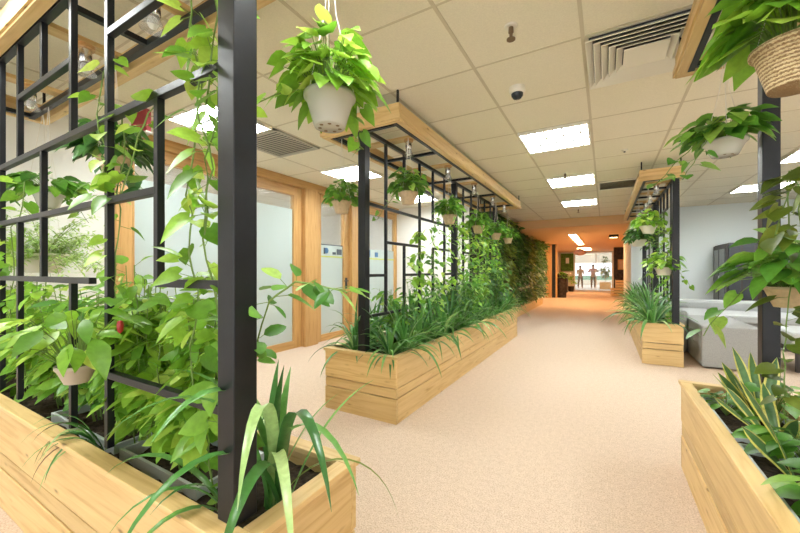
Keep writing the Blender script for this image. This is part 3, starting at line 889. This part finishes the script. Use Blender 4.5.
for i in range(16):
    place(0, -1.62 + rnd.uniform(-.03, .03), 2.66 + i * .285, .47, rnd.uniform(.85, 1.1) if i < 9 else rnd.uniform(.8, .95), strap_label(i, 'aisle edge'), SG1)
for i in range(12):
    place(0, -2.06 + rnd.uniform(-.04, .04), 2.70 + i * .37, .47, rnd.uniform(.9, 1.1), strap_label(i, 'door side'), SG2)
for i in range(9):
    place(0, .60 + rnd.uniform(-.05, .03), 5.97 + i * .47, .47, 1.2 if i == 0 else rnd.uniform(.95, 1.15), '%s strap-leaved plant in the narrow sofa-side planter, counted from its front' % ORD[i], SG3)

# wide-leaved clump at the corner of the vine planter
def corner_clump():
    t = thing('strap_plant', 'wide-leaved drooping plant spilling over the corner rim beside the thick post', 'plant', (-.87, .80, .47))
    b = V((-.95, .83, .47))
    fm = MB(); g = random.Random(9)
    for az, el, ln, w, gr in [(-75, 82, .76, .036, 1.05), (-50, 83, .80, .038, 1.25), (-28, 82, .78, .038, 1.25), (-8, 80, .68, .034, 1.2), (-100, 82, .72, .034, 1.05),
                              (-60, 68, .66, .036, .9), (-35, 70, .70, .034, .95), (25, 74, .46, .020, .4), (48, 70, .50, .018, .4), (130, 80, .5, .036, .55), (-140, 76, .62, .032, .6),
                              (95, 84, .46, .04, .35), (160, 74, .5, .03, .7), (-20, 84, .50, .03, .45), (-85, 74, .7, .034, 1.05)]:
        strap(fm, b + rdir(-.1, .1, g) * .035, R(az), R(el), ln, w, gr, 14, .2, twist=g.uniform(-.5, .5))
    part('leaves', fm, 'leaf_strap', t, smooth=True)
    fm = MB(); strap(fm, b, R(36), R(62), .58, .012, 1.15, 14, .2); part('trailing_leaf', fm, 'leaf_olive', t, smooth=True, label='long thin leaf arching over the aisle with a brown tip')
    t2 = thing('strap_plant', 'narrow-leaved plant hanging over the long front rim below the vine trellis', 'plant', (-1.92, .69, .47))
    fm = MB(); dm = MB()
    for i in range(13):
        strap(fm if i > 1 else dm, (-1.92 + g.uniform(-.06, .06), .69, .47), R(g.uniform(-150, -40)), R(g.uniform(55, 80)), g.uniform(.26, .36), .012, g.uniform(.9, 1.2), 9, .2)
    part('leaves', fm, 'leaf_strap', t2, smooth=True); part('dry_leaf', dm, 'dry_leaf', t2, smooth=True, label='withered brown leaf')
    t3 = thing('strap_plant', 'few long curved blades crossing the rim at the foot of the thick post', 'plant', (-1.02, .70, .47))
    fm = MB()
    for az, el, ln, w, gr in [(-150, 66, .50, .026, .75), (-110, 70, .40, .018, .9), (-100, 60, .36, .022, .9), (-85, 75, .34, .016, .8), (60, 80, .4, .02, .5)]:
        strap(fm, (-1.02, .70, .47), R(az), R(el), ln, w, gr, 10, .2)
    part('leaves', fm, 'leaf_strap', t3, smooth=True)
corner_clump()

# taller leafy plants and vines in the middle planter
for i, (y, x, h, lm) in enumerate([(3.25, -1.95, .60, 'leaf_mid'), (3.9, -1.92, .72, 'leaf_mid'), (4.45, -1.80, .74, 'leaf_dark'), (5.0, -1.78, .85, 'leaf_mid'), (5.6, -1.78, .82, 'leaf_mid'), (6.2, -1.78, .88, 'leaf_dark'), (6.75, -1.78, .86, 'leaf_mid')]):
    bush('%s leafy bush at the trellis foot in the middle planter, counted from its front' % ORD[i], x, y, h, .27, 400 + i, leafm=lm, L=.10, n=26, kind='lance', group='leafy bushes in the middle planter', step=.04)
vs_ = [(3.55, 1.6, .3), (4.0, 1.9, .4), (4.4, 2.0, .5), (4.9, 1.95, .6), (5.3, 2.05, .7), (5.7, 2.0, .8), (6.1, 2.1, .9), (6.5, 2.05, .9), (6.85, 2.1, .9)]
for i, (y, zt, dens) in enumerate(vs_):
    g = random.Random(500 + i)
    pls = [[(-1.84, y + g.uniform(-.1, .1), .47), (-1.82, y + g.uniform(-.15, .15), 1.1), (-1.82, y + g.uniform(-.15, .15), 1.7), (-1.82, y + g.uniform(-.15, .15), zt)] for _ in range(1 + int(dens * 3.5))]
    for _ in range(3):
        z = g.uniform(1.0, zt - .1); pls.append([(-1.82, y - .25, z + g.uniform(-.2, .2)), (-1.80, y, z), (-1.82, y + .25, z + g.uniform(-.2, .2))])
    vine('%s climbing vine on the long middle trellis, counted from its front post' % ORD[i], pls, ['leaf_lime', 'leaf_mid', 'leaf_lime'][i % 3], .085, .05, 520 + i, (.5, -.3, .1), group='vines on the middle trellis', wr=.7)
for i, (y, zt) in enumerate([(6.2, 1.9), (6.9, 2.2), (7.6, 2.0), (8.6, 2.1)]):
    g = random.Random(600 + i)
    pls = [[(.80, y, .47), (.80, y + g.uniform(-.15, .15), 1.1), (.79, y + g.uniform(-.15, .15), 1.6), (.80, y + g.uniform(-.15, .15), zt)] for _ in range(2)]
    vine('%s climbing vine on the trellis beside the sofa, counted from its front post' % ORD[i], pls, ['leaf_lime', 'leaf_mid'][i % 2], .08, .06, 620 + i, (-.3, -.4, .1), group='vines on the sofa-side trellis')
vine('vine with olive leaves cascading down the trellis post above the brown pot', [
    [(.72, 2.30, .48), (.72, 2.30, 1.0), (.735, 2.32, 1.45), (.75, 2.36, 1.72)],
    [(.75, 2.34, 1.72), (.72, 2.32, 1.6), (.69, 2.28, 1.40)], [(.76, 2.36, 1.70), (.74, 2.22, 1.58), (.72, 2.14, 1.38)], [(.80, 2.3, 1.7), (.79, 2.12, 1.6), (.78, 2.0, 1.4)]],
    'leaf_olive', .105, .045, 630, (-.3, -.4, .1), wr=.75)

# ------------------------------------------------------------------ snake plants
def snake(label, x, y, seed, n, L):
    g = random.Random(seed)
    t = thing('snake_plant', label, 'plant', (x, y, .47), 'snake plants in the aisle planter')
    gm, em = MB(), MB()
    for i in range(n):
        az = g.uniform(0, 6.283); lean = g.uniform(.2, .8); ln = L * g.uniform(.6, 1.1); w = .055 * g.uniform(.8, 1.1)
        p = V((x + math.cos(az) * .03, y + math.sin(az) * .03, .47)); d = V((math.cos(az) * lean, math.sin(az) * lean, 1)).normalized()
        r = d.cross(V((math.cos(az + 1.3), math.sin(az + 1.3), 0))).normalized()
        r = V((-math.sin(az), math.cos(az), 0)); tw = g.uniform(-1.2, 1.2)
        rows = []
        for k in range(9):
            s = k / 8
            ww = w * (.55 + .9 * s if s < .5 else 1.0) * (1 - max(0, (s - .6) / .4) ** 2) + .001
            ro = Matrix.Rotation(tw * s, 3, d) @ r; nn = ro.cross(d)
            rows.append([p + ro * ww * .5 * q + nn * (abs(q) * ww * .18) for q in (-1, -.66, 0, .66, 1)])
            d = (d + V((math.cos(az), math.sin(az), -.2)) * .045).normalized(); p = p + d * ln / 8
        for mbb, cols in ((gm, (1, 2, 3)), (em, (0, 1)), (em, (3, 4))):
            vs = [rw[c] for rw in rows for c in cols]; m_ = len(cols)
            mbb.add(vs, [(k * m_ + c, k * m_ + c + 1, (k + 1) * m_ + c + 1, (k + 1) * m_ + c) for k in range(8) for c in range(m_ - 1)])
    part('blades', gm, 'snake_green', t, smooth=True); part('yellow_margins', em, 'snake_edge', t, smooth=True, label='yellow leaf margins')
snake('tall yellow-edged snake plant at the far end of the aisle planter', .70, 2.50, 700, 6, .38)
snake('yellow-edged snake plant leaning over the first grey trough', .68, 2.22, 701, 6, .34)
snake('yellow-edged snake plant in the second grey trough of the aisle planter', .64, 1.85, 702, 6, .34)
snake('yellow-edged snake plant nearest the viewer end of the aisle planter', .62, 1.35, 703, 8, .40)
def ground_pothos(label, x, y, seed, n, L, R_, leafm='leaf_mid'):
    g = random.Random(seed); t = thing('pothos', label, 'plant', (x, y, .47), 'low leafy plants in the aisle planter'); fm, sm = MB(), MB()
    for i in range(n):
        d = rdir(.1, 1, g); rad = R_ * g.uniform(.5, 1)
        b = V((x, y, .465)); q = V((x + d.x * rad, y + d.y * rad, .50 + d.z * rad)); sm.tube([b, b.lerp(q, .5) + Z * .03, q], .002, 3)
        l = L * g.uniform(.7, 1.15); leaf(fm, q, V((d.x, d.y, -.3 + .4 * d.z)), V((d.x * .3, d.y * .3, 1)) + rdir(-.3, .3, g) * .5, l, l * .8, HEART, .3, .15)
    part('foliage', fm, leafm, t, smooth=True); part('stalks', sm, 'stem', t)
ground_pothos('low heart-leaved plant at the far corner of the snake plant planter', .57, 2.56, 710, 24, .075, .13)
ground_pothos('heart-leaved plant growing between the snake plants, by the first trough', .70, 2.02, 711, 40, .085, .18)
ground_pothos('heart-leaved plant beside the second snake plant trough', .66, 1.58, 712, 40, .09, .18)
ground_pothos('leafy plant at the planter wall side below the brown pot', .78, 2.62, 713, 40, .085, .18)

# ------------------------------------------------------------------ green wall
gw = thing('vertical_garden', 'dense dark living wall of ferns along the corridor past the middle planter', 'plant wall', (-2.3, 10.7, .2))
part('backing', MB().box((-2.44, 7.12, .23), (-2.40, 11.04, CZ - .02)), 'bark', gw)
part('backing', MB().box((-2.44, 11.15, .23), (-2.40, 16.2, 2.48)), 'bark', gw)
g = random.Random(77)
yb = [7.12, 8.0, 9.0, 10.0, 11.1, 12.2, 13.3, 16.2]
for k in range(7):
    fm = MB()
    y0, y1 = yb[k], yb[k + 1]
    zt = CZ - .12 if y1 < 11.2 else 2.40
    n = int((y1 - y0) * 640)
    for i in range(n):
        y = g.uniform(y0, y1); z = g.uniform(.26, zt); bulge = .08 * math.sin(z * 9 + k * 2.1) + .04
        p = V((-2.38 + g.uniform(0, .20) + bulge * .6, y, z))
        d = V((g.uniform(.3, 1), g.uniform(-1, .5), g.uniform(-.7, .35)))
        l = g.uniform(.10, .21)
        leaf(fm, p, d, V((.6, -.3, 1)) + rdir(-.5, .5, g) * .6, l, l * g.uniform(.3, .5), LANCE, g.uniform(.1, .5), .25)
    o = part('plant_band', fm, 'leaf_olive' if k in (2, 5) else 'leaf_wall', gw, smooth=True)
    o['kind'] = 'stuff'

# ------------------------------------------------------------------ sofa, cabinet
def rbox(name, a, b, mat, parent, bv=.04):
    return part(name, MB().box(a, b), mat, parent, bevel=bv)
s = thing('sofa', 'low grey fabric corner sofa behind the narrow planter by the white wall', 'sofa', (1.6, 7.0, 0))
rbox('base', (1.085, 7.30, .02), (1.66, 8.75, .40), 'fabric', s, .01)
rbox('end_block', (1.08, 5.91, .02), (1.665, 7.29, .545), 'fabric', s, .018)
rbox('seat_cushion', (1.18, 7.31, .405), (1.67, 8.68, .545), 'fabric_light', s, .03)
rbox('arm', (.93, 6.75, .02), (1.075, 8.9, .66), 'fabric', s, .05)
rbox('backrest', (1.08, 8.76, .02), (4.2, 8.98, .70), 'fabric_light', s, .05)
rbox('chaise', (1.685, 7.75, .02), (4.2, 8.75, .40), 'fabric', s, .02)
rbox('seat_cushion', (1.685, 7.70, .405), (4.2, 8.70, .53), 'fabric_light', s, .03)
s2 = thing('bench_seat', 'second grey upholstered seat past the sofa, raised on dark legs', 'seat', (2.5, 6.6, 0))
rbox('cushion', (1.98, 6.15, .30), (3.6, 6.95, .50), 'fabric_light', s2, .03)
rbox('frame', (2.0, 6.17, .24), (3.58, 6.93, .295), 'brown_leg', s2, .01)
for x in (2.04, 3.5):
    for y in (6.22, 6.85): part('leg', MB().box((x, y, 0), (x + .05, y + .05, .24)), 'brown_leg', s2)
c = thing('cabinet', 'tall dark grey cabinet with a glass door against the white wall', 'cabinet', (2.55, 9.9, 0))
part('body', MB().box((2.12, 9.36, .03), (3.0, 10.40, 1.81)), 'dark', c, bevel=.01)
cd = part('door', MB().box((2.095, 9.38, .06), (2.115, 10.38, 1.79)), 'brown_leg', c, bevel=.004)
part('glass', MB().box((2.088, 9.48, .16), (2.096, 9.88, 1.70)), 'darkglass', cd); part('glass', MB().box((2.088, 9.94, .16), (2.096, 10.30, 1.70)), 'darkglass', cd)
m = MB()
for k in range(3): m.box((2.30 + k * .2, 9.352, .2), (2.33 + k * .2, 9.36, 1.75))
part('ribs', m, 'brown_leg', c)
m = MB().box((2.078, 9.90, .95), (2.094, 9.92, 1.15)); part('handle', m, 'chrome', cd)

# ------------------------------------------------------------------ corridor end
struct('trim_7', MB().box((-2.42, 17.9, 0), (-2.16, 18.1, 2.5)), 'oak_z')
struct('trim_8', MB().box((-2.0, 18.0, 0), (-1.93, 18.1, 2.5)), 'oak_z')
struct('window_3', MB().box((-2.16, 18.04, 0), (-2.0, 18.06, 2.5)), 'darkglass')
struct('wall_corridor_end', MB().box((-4.38, 26.0, 0), (-1.76, 26.15, 2.5)), 'cream')
struct('wall_lobby_left', MB().box((-4.4, 18.1, 0), (-4.3, 26.0, 2.5)), 'orange')
struct('wall_lobby_right', MB().box((2.1, 14.6, 0), (2.2, 26.1, 2.5)), 'orange')
struct('wall_corridor_return', MB().box((.7, 14.5, 0), (2.2, 14.6, 2.5)), 'orange')
struct('wall_dark', MB().box((.40, 22.0, 0), (2.1, 22.2, 2.5)), 'bark')
# glass front and the bright room past it
w = struct('window_4', MB().box((-1.76, 26.05, 2.42), (.42, 26.12, 2.5)).box((.37, 26.05, 0), (.42, 26.12, 2.42)).box((-1.76, 26.05, 0), (-1.71, 26.12, 2.42)).box((-.52, 26.05, 0), (-.48, 26.12, 2.42)), 'whitemetal')
part('pane', MB().box((-1.71, 26.08, .02), (-.52, 26.09, 2.42)).box((-.48, 26.08, .02), (.37, 26.09, 2.42)), 'glass', w)
struct('wall_front', MB().box((.42, 26.0, 0), (2.2, 26.15, 2.5)), 'cream')
struct('floor_atrium', MB().box((-5, 26.15, -.05), (5, 42, .012)), 'white')
struct('ceiling_atrium', MB().box((-6, 26.15, 2.9), (6, 36, 3.0)), 'white')
struct('wall_atrium', MB().box((-6, 36, 2.02), (6, 36.2, 2.9)).box((-6, 35.96, 1.96), (6, 36.24, 2.02)).box((-6, 36, 0), (6, 36.2, .45)), 'cream')
solo('hedge', MB().box((-8, 43, -.1), (8, 44, .75)), 'hedge', 'blue-green hedge outside, seen past the two people', 'hedge')
t = thing('tube_light', 'long warm tube light on the orange corridor ceiling', 'ceiling light', (-.95, 15.7, 2.44))
part('tube', MB().box((-1.05, 13.2, 2.445), (-.85, 18.2, 2.465)), 'tube_warm', t); part('mount', MB().box((-1.08, 13.15, 2.465), (-.82, 18.25, 2.499)), 'whitemetal', t)
t = thing('downlight', 'square warm downlight box on the orange corridor ceiling', 'ceiling light', (.25, 14.4, 2.38))
part('housing', MB().box((.12, 14.2, 2.40), (.40, 14.22, 2.5)).box((.12, 14.22, 2.40), (.14, 14.8, 2.5)).box((.38, 14.22, 2.40), (.40, 14.8, 2.5)).box((.12, 14.8, 2.40), (.40, 14.82, 2.5)), 'bark', t)
part('diffuser', MB().box((.14, 14.22, 2.44), (.38, 14.8, 2.46)), 'lamp_warm', t)
t = thing('lobby_light', 'warm light panel over the lobby before the glass front', 'ceiling light', (-1.0, 22, 2.46))
part('diffuser', MB().box((-1.3, 21.5, 2.46), (-.7, 23.4, 2.49)), 'lamp_warm', t); part('frame', MB().box((-1.35, 21.45, 2.49), (-.65, 23.45, 2.50)), 'whitemetal', t)
t = thing('plant_stand', 'dark brown stand topped with a leafy plant at the corridor end', 'plant stand', (-1.77, 18.35, 0))
part('stand', MB().lathe((-1.77, 18.35, 0), [(0, 0), (.20, 0), (.23, .9), (.21, .92), (0, .92)], 20), 'bark', t)
fm = MB(); g = random.Random(4)
for i in range(60):
    d = rdir(0, 1, g); leaf(fm, V((-1.77, 18.35, .93)) + V((d.x * .25, d.y * .25, d.z * .2)), d, Z, .16, .09, HEART, .4, .1)
part('foliage', fm, 'leaf_mid', t, smooth=True)
t = thing('moss_picture', 'green moss panel with a white round emblem on the lobby wall', 'wall decoration', (-2.3, 25.9, 1.0))
part('panel', MB().box((-2.55, 25.85, 1.25), (-1.80, 25.98, 2.4)), 'moss', t)
m = MB().box((-2.25, 25.83, 1.75), (-2.05, 25.85, 2.12)); part('emblem', m, 'white', t, bevel=.05)
t = thing('reception_counter', 'pale reception counter at the end of the corridor behind the plant stand', 'counter', (-2.6, 23, 0))
part('top', MB().box((-3.6, 22.6, 1.08), (-1.75, 23.4, 1.16)), 'white', t); part('body', MB().box((-3.55, 22.65, 0), (-1.9, 23.35, 1.08)), 'bark', t)
t = thing('potted_shrub', 'leafy shrub in a pot beside the glass front of the lobby', 'potted plant', (-1.80, 24.0, 0))
part('pot', MB().lathe((-1.80, 24.0, 0), [(0, 0), (.14, 0), (.18, .32), (.16, .32), (0, .28)], 16), 'bark', t)
fm = MB()
for i in range(90):
    d = rdir(-.3, 1, g); leaf(fm, V((-1.80, 24.0, .6)) + d * g.uniform(.1, .33), d, Z, .16, .08, HEART, .4, .1)
part('foliage', fm, 'leaf_lime', t, smooth=True)
t = thing('pendant_lamp', 'peach cloth pendant lamp hanging in front of the glass lobby', 'lamp', (-1.14, 20.9, 2.0))
part('shade', MB().lathe((-1.14, 20.9, 2.22), [(.06, .20), (.20, .12), (.30, .0), (.26, -.08), (.12, -.14), (0, -.15)], 18), 'peach', t, smooth=True)
part('cord', MB().tube([(-1.14, 20.9, 2.38), (-1.14, 20.9, 2.50)], .008, 6), 'dark', t)
t = thing('wall_sign', 'small framed wooden sign on the dark column by the corridor', 'sign', (.75, 21.9, 1.3))
part('frame', MB().box((.58, 21.93, 1.32), (.92, 21.99, 1.86)), 'oak_z', t); part('face', MB().box((.64, 21.92, 1.38), (.86, 21.93, 1.80)), 'pot_clay', t)
def crate(x, y, z, sx, sy, sz, label):
    t = thing('wooden_crate', label, 'crate', (x, y, z), 'wooden crates by the dark column')
    for k in range(3):
        z0 = z + sz * k / 3 + .01; z1 = z + sz * (k + 1) / 3 - .01
        part('slat', MB().box((x - sx / 2, y - sy / 2, z0), (x + sx / 2, y - sy / 2 + .02, z1)), 'pine_x', t)
    part('sides', MB().box((x - sx / 2, y - sy / 2 + .02, z), (x - sx / 2 + .02, y + sy / 2, z + sz)).box((x + sx / 2 - .02, y - sy / 2 + .02, z), (x + sx / 2, y + sy / 2, z + sz)), 'pine_y', t)
    part('bottom', MB().box((x - sx / 2 + .02, y - sy / 2 + .02, z), (x + sx / 2 - .02, y + sy / 2, z + .02)), 'pine_x', t)
crate(.62, 20.8, 0, .75, .5, .42, 'lower wooden crate on the floor before the dark column')
crate(.70, 20.8, .425, .50, .45, .38, 'smaller wooden crate stacked on the lower one by the dark column')
t = thing('tree_planter', 'wooden box with a slender green tree behind the lobby glass', 'potted tree', (.05, 28.0, 0))
part('box', MB().box((-.32, 27.7, .012), (.34, 28.2, .50)), 'oak_x', t, bevel=.01)
part('trunk', MB().tube([(0, 27.95, .45), (.03, 27.95, 1.0), (-.02, 27.95, 1.7)], .03, 7), 'brown_stem', t)
fm = MB()
for i in range(420):
    d = rdir(-1, 1, g); leaf(fm, V((0, 27.95, 1.5)) + V((d.x * .38, d.y * .38, d.z * .75)) * g.uniform(.4, 1), d, Z, .18, .07, LANCE, .4, .1)
part('foliage', fm, 'leaf_dark', t, smooth=True)

# ------------------------------------------------------------------ people
def skin_body(name, joints, edges, mat, parent, root=0, sub=2):
    me = bpy.data.meshes.new(name); me.from_pydata([j[:3] for j in joints], edges, [])
    me.materials.append(M[mat])
    o = bpy.data.objects.new(name, me); COL.objects.link(o); o.parent = parent
    s_ = o.modifiers.new('skin', 'SKIN'); s_.use_smooth_shade = True
    for i, j in enumerate(joints):
        sv = me.skin_vertices[0].data[i]; sv.radius = (j[3], j[4] if len(j) > 4 else j[3]); sv.use_root = (i == root)
    u = o.modifiers.new('sub', 'SUBSURF'); u.levels = sub; u.render_levels = sub
    return o
def person(label, x, y, rz, top, legs, arms, sc=1.0, stride=.1):
    t = thing('person', label, 'person', (x, y, .012))
    t.rotation_euler = (0, 0, rz); t.scale = (sc, sc, sc)
    J = [(0, 0, .95, .13, .10), (0, 0, 1.15, .13, .09), (0, 0, 1.36, .155, .10), (0, 0, 1.47, .06, .06), (0, -.01, 1.56, .075, .085), (0, -.01, 1.66, .075, .09)]
    E = [(0, 1), (1, 2), (2, 3), (3, 4), (4, 5)]
    for sgn in (-1, 1):
        b = len(J); f = stride * sgn
        J += [(sgn * .09, 0, .86, .085), (sgn * .10, -f * .6 - .02, .48, .058), (sgn * .10, -f + .03, .08, .038), (sgn * .11, -f - .10, .03, .03)]
        E += [(0, b), (b, b + 1), (b + 1, b + 2), (b + 2, b + 3)]
        a = len(J); el, wr = arms[0 if sgn < 0 else 1]
        J += [(sgn * .18, 0, 1.40, .05), (*el, .04), (*wr, .028), (wr[0] - sgn * .02, wr[1] - .06, wr[2] + .03, .026)]
        E += [(2, a), (a, a + 1), (a + 1, a + 2), (a + 2, a + 3)]
    skin_body('body', J, E, 'skin', t)
    # clothes follow the same joints, a little fuller
    S = [(0, 0, .92, .145, .115), (0, 0, 1.15, .145, .105), (0, 0, 1.36, .165, .112), (0, 0, 1.44, .085, .08)]
    SE = [(0, 1), (1, 2), (2, 3)]
    for sgn in (-1, 1):
        a = len(S); el, wr = arms[0 if sgn < 0 else 1]
        S += [(sgn * .19, 0, 1.39, .062), (*el, .05), (*V(el).lerp(V(wr), .8), .04)]; SE += [(2, a), (a, a + 1), (a + 1, a + 2)]
    skin_body('top', S, SE, top, t)
    P_ = [(0, 0, .93, .14, .112)]; PE = []
    for sgn in (-1, 1):
        b = len(P_); f = stride * sgn
        P_ += [(sgn * .09, 0, .84, .098), (sgn * .10, -f * .6 - .02, .48, .072), (sgn * .10, -f + .03, .12, .055)]; PE += [(0, b), (b, b + 1), (b + 1, b + 2)]
    skin_body('trousers', P_, PE, legs, t)
    h = MB().lathe((0, .012, 1.64), [(.0, .115), (.05, .105), (.085, .06), (.095, .0), (.085, -.05)], 16)
    o = part('hair', h, 'hair', None, smooth=True); o.parent = t
    fm = MB()
    for ex in (-.03, .03): fm.lathe((ex, -.092, 1.635), [(0, .008), (.009, 0), (0, -.008)], 8)
    o = part('eyes', fm, 'hair', None); o.parent = t
    fm = MB().box((-.010, -.118, 1.585), (.010, -.095, 1.625)); o = part('nose', fm, 'skin', None); o.parent = t
    fm = MB().box((-.022, -.098, 1.558), (.022, -.09, 1.566)); o = part('mouth', fm, 'redfruit', None); o.parent = t
    return t
p1 = person('person in a beige top and dark trousers walking beyond the lobby glass', -1.52, 28.2, .3, 'beige', 'trouser', [((-.24, .0, 1.14), (-.10, -.2, 1.10)), ((.25, .02, 1.14), (.12, -.2, 1.08))], .93, .16)
p2 = person('person in pink top and brown trousers with both hands raised to the chest', -.72, 28.2, .0, 'pinkshirt', 'trouser', [((-.33, -.02, 1.18), (-.13, -.2, 1.28)), ((.33, -.02, 1.18), (.13, -.2, 1.28))], .97, .04)

# ------------------------------------------------------------------ world, camera, view
w = bpy.data.worlds.new('World'); scn.world = w; w.use_nodes = True
bg = w.node_tree.nodes['Background']
bg.inputs['Color'].default_value = (.93, .97, 1.0, 1)
bg.inputs['Strength'].default_value = 1.7

def area(name, loc, sx, sy, power, col, rot=(0, 0, 0)):
    l = bpy.data.lights.new(name, 'AREA'); l.shape = 'RECTANGLE'; l.size = sx; l.size_y = sy; l.energy = power; l.color = col
    o = bpy.data.objects.new(name, l); COL.objects.link(o); o.location = loc; o.rotation_euler = rot
    return o

cam = bpy.data.cameras.new('Camera'); co = bpy.data.objects.new('Camera', cam); COL.objects.link(co)
co.location = (0, 0, 1.25); co.rotation_euler = (R(90), 0, R(29.94))
cam.sensor_width = 36; cam.lens = 356 / 800 * 36; cam.shift_y = 4.5 / 800; cam.clip_start = .02; cam.clip_end = 200
scn.camera = co
vs = scn.view_settings
vs.view_transform = 'Standard'; vs.look = 'None'; vs.gamma = 1; vs.use_curve_mapping = False
vs.exposure = 1.0
